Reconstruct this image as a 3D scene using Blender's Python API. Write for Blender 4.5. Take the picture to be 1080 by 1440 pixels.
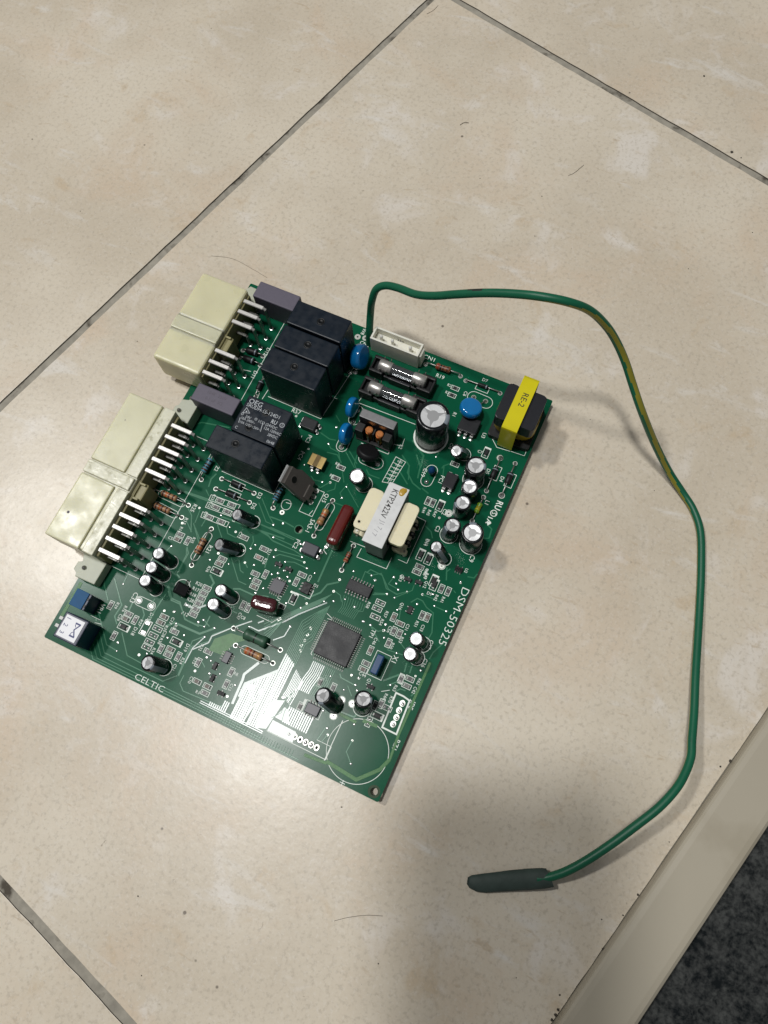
import bpy, bmesh, math, random
from mathutils import Vector, Matrix

# ------------------------------------------------------------------ scene, camera, light
# Working unit in this script: millimetres in the board's own frame (x along the lower edge, y up the
# left edge, z = 0 on the board's top face). FZ lifts that frame so that the floor lies at world z = 0.
S = 0.001
FZ = 4.6
FLOOR = -FZ
for o in list(bpy.data.objects): bpy.data.objects.remove(o)
scene = bpy.context.scene
COL = scene.collection
rnd = random.Random(7)

CAM = (144.877, 19.563, 287.459)
RIGHT = Vector((0.9073724, 0.41870446, -0.03690389))
UP = Vector((-0.38930769, 0.87026599, 0.30178906))
BACK = Vector((0.15847663, -0.25946809, 0.95266021))
def W3(p): return Vector((p[0]*S, p[1]*S, (p[2]+FZ)*S))
cd = bpy.data.cameras.new('camera'); cam = bpy.data.objects.new('camera', cd); COL.objects.link(cam)
cd.sensor_fit = 'VERTICAL'; cd.sensor_height = 36.0; cd.lens = 1081.3/1440*36.0
cd.clip_start = 0.005; cd.clip_end = 50
M4 = Matrix((RIGHT, UP, BACK)).transposed().to_4x4(); M4.translation = W3(CAM); cam.matrix_world = M4
scene.camera = cam

world = bpy.data.worlds.new('World'); scene.world = world; world.use_nodes = True
bg = world.node_tree.nodes['Background']; bg.inputs[0].default_value = (0.96, 0.98, 1.0, 1); bg.inputs[1].default_value = 0.14

def area(name, loc, target, size, power, col):
    ld = bpy.data.lights.new(name, 'AREA'); ld.shape = 'DISK'; ld.size = size; ld.energy = power; ld.color = col
    ob = bpy.data.objects.new(name, ld); COL.objects.link(ob); ob.location = W3(loc)
    d = (W3(target)-W3(loc)).normalized(); ob.rotation_euler = d.to_track_quat('-Z', 'Y').to_euler(); return ob
area('ceiling_lamp', (-372, -66, 2595), (100, 60, 0), 0.26, 34.5, (1.0, 0.985, 0.96))
area('second_lamp', (-1230, 180, 2300), (100, 60, 0), 0.2, 25, (1.0, 0.985, 0.96))

vs = scene.view_settings; vs.view_transform = 'Standard'; vs.look = 'None'; vs.exposure = 0.0; vs.gamma = 1.0
vs.use_curve_mapping = False
scene.cycles.use_denoising = True
scene.cycles.max_bounces = 8

# ------------------------------------------------------------------ materials
def mat(name, col, rough=0.5, metal=0.0, spec=0.5, var=0.0, vscale=400, bump=0.0, bscale=1500, rvar=0.0, sss=0.0, trans=0.0, coat=0.0, dirt=None, dthr=0.62, dscale=250):
    m = bpy.data.materials.new(name); m.use_nodes = True; nt = m.node_tree; b = nt.nodes['Principled BSDF']
    b.inputs['Base Color'].default_value = (*col, 1); b.inputs['Roughness'].default_value = rough
    b.inputs['Metallic'].default_value = metal; b.inputs['Specular IOR Level'].default_value = spec
    if coat: b.inputs['Coat Weight'].default_value = coat; b.inputs['Coat Roughness'].default_value = 0.08
    if sss:
        b.inputs['Subsurface Weight'].default_value = sss; b.inputs['Subsurface Radius'].default_value = (1, .9, .6)
        b.inputs['Subsurface Scale'].default_value = 0.004
    if trans: b.inputs['Transmission Weight'].default_value = trans
    if var or bump or rvar or dirt:
        tc = nt.nodes.new('ShaderNodeNewGeometry')
        def noise(sc, det=4):
            n = nt.nodes.new('ShaderNodeTexNoise'); n.inputs['Scale'].default_value = sc; n.inputs['Detail'].default_value = det
            nt.links.new(tc.outputs['Position'], n.inputs['Vector']); return n
        if var or dirt:
            n = noise(vscale); mx = nt.nodes.new('ShaderNodeMix'); mx.data_type = 'RGBA'
            mx.inputs['A'].default_value = (*[c*(1-var) for c in col], 1); mx.inputs['B'].default_value = (*[min(1, c*(1+var)) for c in col], 1)
            nt.links.new(n.outputs['Fac'], mx.inputs['Factor']); out = mx.outputs['Result']
            if dirt:
                n2 = noise(dscale, 6); rp = nt.nodes.new('ShaderNodeValToRGB'); rp.color_ramp.elements[0].position = dthr; rp.color_ramp.elements[1].position = dthr+0.12
                nt.links.new(n2.outputs['Fac'], rp.inputs['Fac']); m2 = nt.nodes.new('ShaderNodeMix'); m2.data_type = 'RGBA'
                nt.links.new(rp.outputs['Color'], m2.inputs['Factor']); nt.links.new(out, m2.inputs['A']); m2.inputs['B'].default_value = (*dirt, 1); out = m2.outputs['Result']
            nt.links.new(out, b.inputs['Base Color'])
        if rvar:
            n = noise(vscale*1.7); mr = nt.nodes.new('ShaderNodeMapRange'); mr.inputs['From Min'].default_value = .3; mr.inputs['From Max'].default_value = .7
            mr.inputs['To Min'].default_value = max(0.02, rough-rvar); mr.inputs['To Max'].default_value = min(1, rough+rvar)
            nt.links.new(n.outputs['Fac'], mr.inputs['Value']); nt.links.new(mr.outputs['Result'], b.inputs['Roughness'])
        if bump:
            n = noise(bscale, 3); bp = nt.nodes.new('ShaderNodeBump'); bp.inputs['Strength'].default_value = bump; bp.inputs['Distance'].default_value = 0.0002
            nt.links.new(n.outputs['Fac'], bp.inputs['Height']); nt.links.new(bp.outputs['Normal'], b.inputs['Normal'])
    return m

BOARD = mat('solder_mask', (0.0028, 0.080, 0.038), 0.22, spec=0.12, var=0.3, vscale=60, bump=0.018, bscale=900, rvar=0.02)
EDGE = mat('board_edge', (0.035, 0.06, 0.03), 0.7, var=0.4, vscale=900)
TRACE = mat('masked_copper', (0.021, 0.150, 0.076), 0.26, spec=0.25, var=0.2, vscale=200, bump=0.02, bscale=900)
POUR = mat('masked_copper_light', (0.036, 0.155, 0.036), 0.33, spec=0.25, var=0.25, vscale=500, bump=0.2, bscale=2600)
BUS = mat('masked_copper_bus', (0.012, 0.100, 0.062), 0.28, spec=1.0, var=0.2, vscale=300, bump=0.03, bscale=900)
SHINE = mat('masked_copper_smooth', (0.012, 0.095, 0.062), 0.30, spec=0.9, var=0.2, vscale=300, bump=0.03, bscale=900)
SILK = mat('silkscreen_ink', (0.78, 0.84, 0.78), 0.6, var=0.12, vscale=900)
SOLDER = mat('solder', (0.80, 0.80, 0.78), 0.26, metal=0.9, var=0.1, vscale=900)
PAD = mat('tinned_pad', (0.52, 0.54, 0.50), 0.38, metal=0.55, var=0.15, vscale=900)
HOLE = mat('hole_dark', (0.006, 0.010, 0.008), 0.8)
PIN = mat('tinned_pin', (0.50, 0.49, 0.47), 0.42, metal=0.6, var=0.2, vscale=1200, bump=0.15, bscale=2500)
STEEL = mat('steel_lead', (0.32, 0.32, 0.30), 0.36, metal=0.85, var=0.15, vscale=900)
CREAM = mat('aged_nylon', (0.605, 0.580, 0.385), 0.34, spec=0.5, var=0.13, vscale=90, sss=0.6, bump=0.06, bscale=700, rvar=0.1)
TAB = mat('grey_nylon', (0.42, 0.44, 0.35), 0.45, var=0.1, vscale=300, sss=0.15)
RELAY = mat('relay_plastic', (0.0075, 0.0125, 0.020), 0.33, spec=0.2, var=0.2, vscale=200, bump=0.10, bscale=3000, rvar=0.1, dirt=(0.03, 0.034, 0.038), dthr=0.68, dscale=900)
RINK = mat('relay_print', (0.44, 0.47, 0.50), 0.6)
RSINK = mat('relay_ring_edge', (0.002, 0.003, 0.004), 0.4, spec=0.2)
FILM = mat('film_box_plastic', (0.100, 0.090, 0.122), 0.52, spec=0.35, var=0.12, vscale=600, bump=0.25, bscale=2200)
FINK = mat('film_box_mark', (0.065, 0.055, 0.075), 0.6)
BLUE = mat('blue_epoxy', (0.004, 0.15, 0.40), 0.14, spec=0.6, coat=0.4, var=0.15, vscale=300, bump=0.1, bscale=500)
DBLUE = mat('dark_blue_plastic_and_shade', (0.004, 0.012, 0.045), 0.4, var=0.2, vscale=300)  # the switch's own navy; on the trimmer it paints the shaded sides
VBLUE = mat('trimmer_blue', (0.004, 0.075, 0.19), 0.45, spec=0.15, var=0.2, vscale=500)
XBLUE = mat('resonator_blue', (0.008, 0.050, 0.14), 0.35, spec=0.25, var=0.15, vscale=500)
WHITE = mat('white_label', (0.80, 0.81, 0.84), 0.5, var=0.04, vscale=400)
NAVY = mat('navy_ink', (0.012, 0.022, 0.14), 0.5)
WPLAS = mat('white_plastic', (0.72, 0.71, 0.62), 0.42, var=0.08, vscale=300, sss=0.15)
SLEEVE = mat('cap_sleeve', (0.005, 0.007, 0.008), 0.22, spec=0.42, var=0.2, vscale=300, rvar=0.06)
BAND = mat('cap_stripe', (0.16, 0.19, 0.22), 0.35)
ALU = mat('aluminium_top', (0.62, 0.63, 0.64), 0.40, metal=0.6, var=0.10, vscale=500, bump=0.05, bscale=1500)
ALUD = mat('vent_groove', (0.32, 0.325, 0.33), 0.4, metal=0.4)
BLACK = mat('black_epoxy', (0.0075, 0.008, 0.009), 0.5, spec=0.3, var=0.25, vscale=500, bump=0.12, bscale=2500, rvar=0.08)
ICM = mat('ic_epoxy', (0.015, 0.016, 0.019), 0.40, spec=0.22, var=0.12, vscale=150, bump=0.15, bscale=3500, rvar=0.06)
ICINK = mat('ic_marking', (0.010, 0.011, 0.013), 0.5)
TOEP = mat('transistor_epoxy', (0.085, 0.077, 0.070), 0.55, spec=0.35, var=0.1, vscale=700, bump=0.1, bscale=2500)
GOLDREFL = mat('gold_reflection', (0.50, 0.36, 0.14), 0.30, metal=0.7, var=0.25, vscale=250)  # gold reflection on one optocoupler, put into the surface colour
TAN = mat('resistor_tan', (0.34, 0.185, 0.095), 0.38, var=0.15, vscale=600)
BROWN = mat('resistor_brown', (0.17, 0.062, 0.028), 0.38, var=0.2, vscale=600)
RBLUE = mat('resistor_blue', (0.075, 0.23, 0.31), 0.38, var=0.12, vscale=600)
RGREEN = mat('resistor_green', (0.030, 0.085, 0.050), 0.45, var=0.2, vscale=600)
LGREEN = mat('inductor_green', (0.16, 0.30, 0.02), 0.3, var=0.2, vscale=600)
B_ORANGE = mat('band_orange', (0.42, 0.085, 0.015), 0.4)
B_BROWN = mat('band_brown', (0.06, 0.018, 0.010), 0.4)
B_RED = mat('band_red', (0.24, 0.028, 0.014), 0.4)
B_GOLD = mat('band_gold', (0.36, 0.20, 0.06), 0.35, metal=0.3)
B_BLACK = mat('band_black', (0.008, 0.008, 0.008), 0.4)
B_LIGHT = mat('band_pale', (0.48, 0.30, 0.16), 0.4)
MAROON = mat('maroon_epoxy', (0.105, 0.011, 0.009), 0.17, spec=0.55, coat=0.3, var=0.15, vscale=300, bump=0.08, bscale=600)
DMAROON = mat('dark_maroon_epoxy', (0.055, 0.008, 0.011), 0.14, spec=0.6, coat=0.5, var=0.2, vscale=300, bump=0.5, bscale=450)
YELLOW = mat('yellow_tape', (0.60, 0.53, 0.006), 0.3, spec=0.5, var=0.08, vscale=200, bump=0.06, bscale=400)
YWIND = mat('yellow_winding_tape', (0.33, 0.25, 0.012), 0.38, var=0.15, vscale=300)
FERR = mat('ferrite_black', (0.007, 0.008, 0.012), 0.42, spec=0.35, var=0.3, vscale=500, bump=0.12, bscale=1500)
FERG = mat('ferrite_grey', (0.16, 0.16, 0.165), 0.42, metal=0.3, var=0.25, vscale=700, bump=0.25, bscale=2500)
KSTRIP = mat('core_sticker', (0.62, 0.63, 0.63), 0.33, spec=0.5, var=0.12, vscale=250, bump=0.15, bscale=1500, rvar=0.1)
KGLUE = mat('glue_drop', (0.45, 0.28, 0.035), 0.25, var=0.3, vscale=900)
IVORY = mat('ivory_bobbin', (0.72, 0.66, 0.45), 0.38, var=0.07, vscale=200, sss=0.2, dirt=(0.55, 0.42, 0.2), dthr=0.66, dscale=160)
COPPER = mat('copper_wire', (0.52, 0.20, 0.07), 0.3, metal=0.95, var=0.3, vscale=1500)
INK = mat('black_ink', (0.008, 0.008, 0.008), 0.5)
GINK = mat('faded_ink', (0.30, 0.30, 0.32), 0.5)
NICKEL = mat('nickel_cap', (0.50, 0.485, 0.46), 0.36, metal=0.75, var=0.06, vscale=200)
GLASS = mat('fuse_glass', (0.30, 0.32, 0.34), 0.05, spec=0.6, trans=0.85)
CHIPC = mat('chip_ceramic_brown', (0.10, 0.078, 0.062), 0.5, var=0.15, vscale=900)
CHIPP = mat('chip_ceramic_pink', (0.26, 0.17, 0.15), 0.5, var=0.15, vscale=900)
CHIPG = mat('chip_ceramic_grey', (0.13, 0.135, 0.125), 0.5, var=0.15, vscale=900)
CHIPR = mat('chip_resistor_black', (0.010, 0.012, 0.012), 0.4)
PURP = mat('ic_purple_grey', (0.026, 0.027, 0.040), 0.35, spec=0.35, var=0.1, vscale=600)
WGREEN = mat('wire_green', (0.004, 0.095, 0.047), 0.42, spec=0.35, var=0.18, vscale=150, bump=0.08, bscale=900, dirt=(0.010, 0.03, 0.02), dthr=0.68, dscale=120)
WYELL = mat('wire_yellow', (0.205, 0.185, 0.018), 0.36, var=0.2, vscale=200)
SHRINK = mat('heat_shrink', (0.036, 0.054, 0.047), 0.6, spec=0.3, var=0.35, vscale=260, bump=0.7, bscale=420)
PHONE = mat('phone_body', (0.02, 0.02, 0.022), 0.3)
PGLASS = mat('phone_glass', (0.01, 0.01, 0.012), 0.08)

# ------------------------------------------------------------------ mesh builder (mm)
class MB:
    def __init__(s): s.v = []; s.f = []; s.m = []; s.sm = []; s.mats = []
    def mi(s, m):
        if m not in s.mats: s.mats.append(m)
        return s.mats.index(m)
    def add(s, vs, fs, m, smooth=False, M=None):
        k = len(s.v); i = s.mi(m)
        s.v += [tuple(M @ Vector(p)) if M else tuple(p) for p in vs]
        for f in fs: s.f.append(tuple(a+k for a in f)); s.m.append(i); s.sm.append(smooth)
    def box(s, x0, x1, y0, y1, z0, z1, m, b=0.0, seg=2, M=None):
        if b <= 0:
            vs = [(x, y, z) for z in (z0, z1) for y in (y0, y1) for x in (x0, x1)]
            s.add(vs, [(0, 2, 3, 1), (4, 5, 7, 6), (0, 1, 5, 4), (2, 6, 7, 3), (0, 4, 6, 2), (1, 3, 7, 5)], m, False, M); return
        bm = bmesh.new(); bmesh.ops.create_cube(bm, size=1)
        for q in bm.verts: q.co = Vector(((x0+x1)/2+q.co.x*(x1-x0), (y0+y1)/2+q.co.y*(y1-y0), (z0+z1)/2+q.co.z*(z1-z0)))
        bmesh.ops.bevel(bm, geom=bm.edges[:], offset=b, segments=seg, profile=0.6, affect='EDGES')
        s.bm(bm, m, M); bm.free()
    def bm(s, bm, m, M=None, smooth=False):
        bm.verts.index_update()
        s.add([q.co[:] for q in bm.verts], [[q.index for q in f.verts] for f in bm.faces], m, smooth, M)
    def prism(s, pts, z0, z1, m, M=None, b=0.0):
        n = len(pts)
        if b > 0:
            bm = bmesh.new(); lo = [bm.verts.new((x, y, z0)) for x, y in pts]; hi = [bm.verts.new((x, y, z1)) for x, y in pts]
            bm.faces.new(lo[::-1]); bm.faces.new(hi)
            for i in range(n): bm.faces.new((lo[i], lo[(i+1) % n], hi[(i+1) % n], hi[i]))
            bmesh.ops.bevel(bm, geom=bm.edges[:], offset=b, segments=2, profile=0.6, affect='EDGES'); s.bm(bm, m, M); bm.free(); return
        vs = [(x, y, z0) for x, y in pts]+[(x, y, z1) for x, y in pts]
        s.add(vs, [tuple(range(n))[::-1], tuple(range(n, 2*n))]+[(i, (i+1) % n, n+(i+1) % n, n+i) for i in range(n)], m, False, M)
    def lathe(s, prof, m, n=20, M=None, smooth=True, a0=0, a1=None, caps=True):
        # prof: list of (r,z); revolve about z
        full = a1 is None; a1 = a0+2*math.pi if full else a1; k = n if full else n+1; vs = []; fs = []
        for r, z in prof:
            for i in range(k):
                a = a0+(a1-a0)*i/n; vs.append((r*math.cos(a), r*math.sin(a), z))
        for j in range(len(prof)-1):
            for i in range(n):
                i2 = (i+1) % k if full else i+1
                fs.append((j*k+i, j*k+i2, (j+1)*k+i2, (j+1)*k+i))
        s.add(vs, fs, m, smooth, M)
        if full and caps:
            if prof[0][0] > 1e-6: s.add(vs[:k], [tuple(range(k))[::-1]], m, False, M)
            if prof[-1][0] > 1e-6: s.add(vs[-k:], [tuple(range(k))], m, False, M)
    def cyl(s, p0, p1, r, m, n=12, smooth=True, r1=None):
        p0, p1 = Vector(p0), Vector(p1); d = p1-p0
        M = Matrix.Translation(p0) @ d.to_track_quat('Z', 'Y').to_matrix().to_4x4()
        s.lathe([(r, 0), (r if r1 is None else r1, d.length)], m, n, M, smooth)
    def tube(s, pts, r, m, n=8, caps=True, mf=None):
        pts = [Vector(p) for p in pts]; k = len(pts); T = []
        for i in range(k): T.append((pts[min(i+1, k-1)]-pts[max(i-1, 0)]).normalized())
        u = T[0].orthogonal().normalized(); vs = []
        for i in range(k):
            if i:
                u = (u-T[i]*u.dot(T[i])).normalized()
            w = T[i].cross(u)
            rr = r[i] if isinstance(r, (list, tuple)) else r
            for j in range(n):
                a = 2*math.pi*j/n; vs.append(tuple(pts[i]+(u*math.cos(a)+w*math.sin(a))*rr))
        if mf is None:
            s.add(vs, [(i*n+j, i*n+(j+1) % n, (i+1)*n+(j+1) % n, (i+1)*n+j) for i in range(k-1) for j in range(n)], m, True)
        else:
            base = len(s.v); s.v += vs
            for i in range(k-1):
                for j in range(n):
                    s.f.append(tuple(base+q for q in (i*n+j, i*n+(j+1) % n, (i+1)*n+(j+1) % n, (i+1)*n+j))); s.m.append(s.mi(mf(i, j))); s.sm.append(True)
        if caps: s.add(vs[:n], [tuple(range(n))[::-1]], m); s.add(vs[-n:], [tuple(range(n))], m)
    def strip(s, pts, w, z, m, closed=False, t=0.0):
        pts = [Vector((p[0], p[1])) for p in pts]; n = len(pts); L = []; Rr = []
        for i in range(n):
            a = pts[i-1] if (i > 0 or closed) else None; c = pts[(i+1) % n] if (i < n-1 or closed) else None
            if a is None: d = (c-pts[i]).normalized(); nn = Vector((-d.y, d.x)); k = 1
            elif c is None: d = (pts[i]-a).normalized(); nn = Vector((-d.y, d.x)); k = 1
            else:
                d1 = (pts[i]-a).normalized(); d2 = (c-pts[i]).normalized(); n1 = Vector((-d1.y, d1.x)); n2 = Vector((-d2.y, d2.x))
                nn = n1+n2; nn = nn.normalized() if nn.length > 1e-6 else n1; k = min(1.6, 1/max(0.3, nn.dot(n1)))
            L.append(pts[i]+nn*w/2*k); Rr.append(pts[i]-nn*w/2*k)
        vs = [(p.x, p.y, z) for p in L]+[(p.x, p.y, z) for p in Rr]
        e = n if closed else n-1
        fs = [(i, n+i, n+(i+1) % n, (i+1) % n) for i in range(e)]
        s.add(vs, fs, m)
        if t > 0:   # bevelled shoulders down to the board
            o = 0.05
            L2 = [p+(p-q).normalized()*o for p, q in zip(L, Rr)]; R2 = [q+(q-p).normalized()*o for p, q in zip(L, Rr)]
            vs = [(p.x, p.y, z) for p in L]+[(p.x, p.y, z-t) for p in L2]+[(p.x, p.y, z) for p in Rr]+[(p.x, p.y, z-t) for p in R2]
            s.add(vs, [(i, (i+1) % n, n+(i+1) % n, n+i) for i in range(e)]+[(2*n+i, 3*n+i, 3*n+(i+1) % n, 2*n+(i+1) % n) for i in range(e)], m)
    def disc(s, c, r, z, m, n=12): s.add([(c[0]+r*math.cos(2*math.pi*i/n), c[1]+r*math.sin(2*math.pi*i/n), z) for i in range(n)], [tuple(range(n))], m)
    def ring(s, c, r0, r1, z, m, n=16, sx=1, sy=1):
        vs = [(c[0]+sx*r*math.cos(2*math.pi*i/n), c[1]+sy*r*math.sin(2*math.pi*i/n), z) for r in (r0, r1) for i in range(n)]
        s.add(vs, [(i, n+i, n+(i+1) % n, (i+1) % n) for i in range(n)], m)
    def text(s, txt, p, size, rot, z, m, sx=1.0, align='LEFT', off=0.0, M=None):
        vs, fs = textmesh(txt, align, off); c, sn = math.cos(rot), math.sin(rot); q = []
        for x, y in vs:
            x *= size*sx; y *= size; q.append((p[0]+x*c-y*sn, p[1]+x*sn+y*c, z))
        s.add(q, fs, m, False, M)
    def mesh(s, name, o=(0, 0, 0)):
        me = bpy.data.meshes.new(name)
        me.from_pydata([((x-o[0])*S, (y-o[1])*S, (z-o[2])*S) for x, y, z in s.v], [], s.f)
        for m in s.mats: me.materials.append(m)
        me.polygons.foreach_set('material_index', s.m); me.polygons.foreach_set('use_smooth', s.sm); me.update()
        return me

_tc = {}
def textmesh(txt, align, off):
    key = (txt, align, off)
    if key in _tc: return _tc[key]
    cu = bpy.data.curves.new('lettering', 'FONT'); cu.body = txt; cu.size = 1.37; cu.resolution_u = 2; cu.align_x = align; cu.align_y = 'CENTER'; cu.offset = off
    ob = bpy.data.objects.new('lettering_source', cu); me = bpy.data.meshes.new_from_object(ob)
    r = ([(v.co.x, v.co.y) for v in me.vertices], [tuple(p.vertices) for p in me.polygons])
    bpy.data.objects.remove(ob); bpy.data.meshes.remove(me); bpy.data.curves.remove(cu); _tc[key] = r; return r

ABS = {}
def part(name, mb, parent=None, loc=(0, 0, 0), rotz=0.0, me=None, label=None, kind=None):
    """Link mb (built in absolute mm, or a shared mesh built about its own origin) as ONE object at loc."""
    me = me or mb.mesh(name, loc)
    ob = bpy.data.objects.new(name, me); COL.objects.link(ob)
    pa = ABS[parent.name] if parent else (0, 0, FLOOR)
    ob.parent = parent; ob.location = ((loc[0]-pa[0])*S, (loc[1]-pa[1])*S, (loc[2]-pa[2])*S); ob.rotation_euler = (0, 0, rotz)
    ABS[ob.name] = tuple(loc)
    if label: ob['label'] = label
    if kind: ob['kind'] = kind
    return ob
def tag(o, label, cat, group=None):
    o['label'] = label; o['category'] = cat
    if group: o['group'] = group
def empty(name, loc):
    o = bpy.data.objects.new(name, None); COL.objects.link(o); o.location = W3(loc); o.empty_display_size = 0.01; ABS[o.name] = tuple(loc); return o

# ------------------------------------------------------------------ floor
TH = -0.267753
U = Vector((math.cos(TH), math.sin(TH))); V = Vector((-math.sin(TH), math.cos(TH)))
def uv(u, v): p = U*u+V*v; return (p.x, p.y)

def tile_material():
    m = bpy.data.materials.new('travertine_tile'); m.use_nodes = True; nt = m.node_tree; N = nt.nodes; Lk = nt.links; b = N['Principled BSDF']
    geo = N.new('ShaderNodeNewGeometry'); oi = N.new('ShaderNodeObjectInfo')
    def noise(sc, det=5, rough=0.55, dist=0.0, vec=None):
        n = N.new('ShaderNodeTexNoise'); n.noise_dimensions = '4D'; n.inputs['Scale'].default_value = sc; n.inputs['Detail'].default_value = det; n.inputs['Roughness'].default_value = rough
        n.inputs['Distortion'].default_value = dist; Lk.new(vec or geo.outputs['Position'], n.inputs['Vector'])
        mu = N.new('ShaderNodeMath'); mu.operation = 'MULTIPLY'; mu.inputs[1].default_value = 17.0; Lk.new(oi.outputs['Random'], mu.inputs[0]); Lk.new(mu.outputs[0], n.inputs['W']); return n.outputs['Fac']
    def ramp(x, a, c):
        r = N.new('ShaderNodeMapRange'); r.interpolation_type = 'SMOOTHSTEP'; r.inputs['From Min'].default_value = a; r.inputs['From Max'].default_value = c; Lk.new(x, r.inputs['Value']); return r.outputs['Result']
    def mul(a, k):
        n = N.new('ShaderNodeMath'); n.operation = 'MULTIPLY'; Lk.new(a, n.inputs[0])
        if isinstance(k, float): n.inputs[1].default_value = k
        else: Lk.new(k, n.inputs[1])
        return n.outputs[0]
    def mix(f, a, c):
        n = N.new('ShaderNodeMix'); n.data_type = 'RGBA'; Lk.new(f, n.inputs['Factor'])
        for k, q in (('A', a), ('B', c)):
            if isinstance(q, tuple): n.inputs[k].default_value = (*q, 1)
            else: Lk.new(q, n.inputs[k])
        return n.outputs['Result']
    mp = N.new('ShaderNodeMapping'); mp.inputs['Rotation'].default_value = (0, 0, math.radians(-62)); mp.inputs['Scale'].default_value = (1, 3.2, 1); Lk.new(geo.outputs['Position'], mp.inputs['Vector'])
    st = mp.outputs['Vector']
    c = mix(ramp(noise(14, 6), .32, .68), (0.620, 0.558, 0.455), (0.525, 0.460, 0.362))
    c = mix(mul(ramp(noise(15, 6, .65, .6), .48, .70), 0.65), c, (0.560, 0.445, 0.325))
    c = mix(mul(ramp(noise(44, 7, .62, .7), .53, .72), 0.62), c, (0.690, 0.655, 0.610))           # chalky blotches
    c = mix(mul(ramp(noise(48, 6, .6, .8), .58, .72), 0.5), c, (0.490, 0.375, 0.240))           # ochre blotches          # warm blotches
    c = mix(mul(ramp(noise(20, 7, .62, 1.0, st), .57, .72), 0.7), c, (0.650, 0.625, 0.580))    # pale chalky clouds
    c = mix(mul(ramp(noise(75, 6, .65, 1.5, st), .60, .70), 0.6), c, (0.455, 0.365, 0.255))    # thin ochre streaks
    c = mix(mul(ramp(noise(560, 4, .7), .48, .68), 0.5), c, (0.375, 0.33, 0.26))              # grain
    c = mix(mul(ramp(noise(1100, 3, .6), .52, .72), 0.28), c, (0.70, 0.67, 0.62))
    c = mix(mul(ramp(noise(300, 4, .75, 2.0), .655, .72), 0.7), c, (0.27, 0.225, 0.17))          # small scratches and fibres
    vo = N.new('ShaderNodeTexVoronoi'); vo.inputs['Scale'].default_value = 95; Lk.new(geo.outputs['Position'], vo.inputs['Vector'])
    pit = N.new('ShaderNodeMapRange'); pit.inputs['From Min'].default_value = 0.045; pit.inputs['From Max'].default_value = 0.075; pit.inputs['To Min'].default_value = 1; pit.inputs['To Max'].default_value = 0; Lk.new(vo.outputs['Distance'], pit.inputs['Value'])
    sep = N.new('ShaderNodeSeparateColor'); Lk.new(vo.outputs['Color'], sep.inputs[0])
    gt = N.new('ShaderNodeMath'); gt.operation = 'GREATER_THAN'; gt.inputs[1].default_value = 0.93; Lk.new(sep.outputs[0], gt.inputs[0])
    pits = mul(pit.outputs['Result'], gt.outputs[0])
    c = mix(mul(pits, 0.8), c, (0.10, 0.08, 0.06))
    Lk.new(c, b.inputs['Base Color'])
    rr = N.new('ShaderNodeMapRange'); rr.inputs['To Min'].default_value = 0.24; rr.inputs['To Max'].default_value = 0.38; Lk.new(noise(60, 5), rr.inputs['Value']); Lk.new(rr.outputs['Result'], b.inputs['Roughness'])
    b.inputs['Specular IOR Level'].default_value = 0.42
    bp = N.new('ShaderNodeBump'); bp.inputs['Strength'].default_value = 0.12; bp.inputs['Distance'].default_value = 0.0004; Lk.new(noise(420, 4), bp.inputs['Height']); Lk.new(bp.outputs['Normal'], b.inputs['Normal'])
    return m
TILE = tile_material()
GROUT = mat('grout', (0.29, 0.27, 0.225), 0.9, var=0.45, vscale=260, bump=0.8, bscale=700, dirt=(0.07, 0.06, 0.045), dthr=0.56, dscale=130)

TEDGE = mat('tile_edge', (0.14, 0.125, 0.10), 0.8, var=0.4, vscale=300)
u0, u1 = -89.7, 330.5; v0, v1 = -69.45, 350.8; TS = 420.2; G = 1.75
fm = MB(); fm.add([(*uv(-700, -700), FLOOR-0.7), (*uv(760, -700), FLOOR-0.7), (*uv(760, 900), FLOOR-0.7), (*uv(-700, 900), FLOOR-0.7)], [(0, 1, 2, 3)], GROUT)
floor = part('floor', fm, None, (0, 0, FLOOR-0.7)); floor['kind'] = 'structure'; floor['label'] = 'cream travertine floor with dark grout joints'
REND = 222.0     # the tiled floor ends at the threshold on this u
for ui in (-1, 0):
    for vi in (-1, 0, 1):
        a, c = u0+ui*TS+G, min(u0+(ui+1)*TS-G, REND); d, e = v0+vi*TS+G, v0+(vi+1)*TS-G
        tb = MB(); cx, cy = uv((a+c)/2, (d+e)/2)
        bm = bmesh.new(); n = 60; P = []
        def edge(p, q, k):
            for i in range(k):
                t = i/k; jx = rnd.uniform(-.14, .14) if 0 < i < k else 0
                pu = p[0]+(q[0]-p[0])*t; pv = p[1]+(q[1]-p[1])*t
                if p[0] == q[0]: pu += jx
                else: pv += jx
                P.append(uv(pu, pv))
        edge((a, d), (c, d), n); edge((c, d), (c, e), n); edge((c, e), (a, e), n); edge((a, e), (a, d), n)
        ctr = Vector((cx, cy)); top = []; rim = []; low = []
        for p in P:
            q = Vector(p); dirc = (ctr-q).normalized(); i2 = q+dirc*0.12
            top.append((i2.x, i2.y, FLOOR)); rim.append((q.x, q.y, FLOOR-0.03)); low.append((q.x, q.y, FLOOR-3))
        k = len(P); tb.add(top+rim, [tuple(range(k))]+[(i, i+k, (i+1) % k+k, (i+1) % k) for i in range(k)], TILE); tb.add(rim+low, [(i, i+k, (i+1) % k+k, (i+1) % k) for i in range(k)], TEDGE)
        t = part('tile', tb, floor, (cx, cy, FLOOR))

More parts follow.
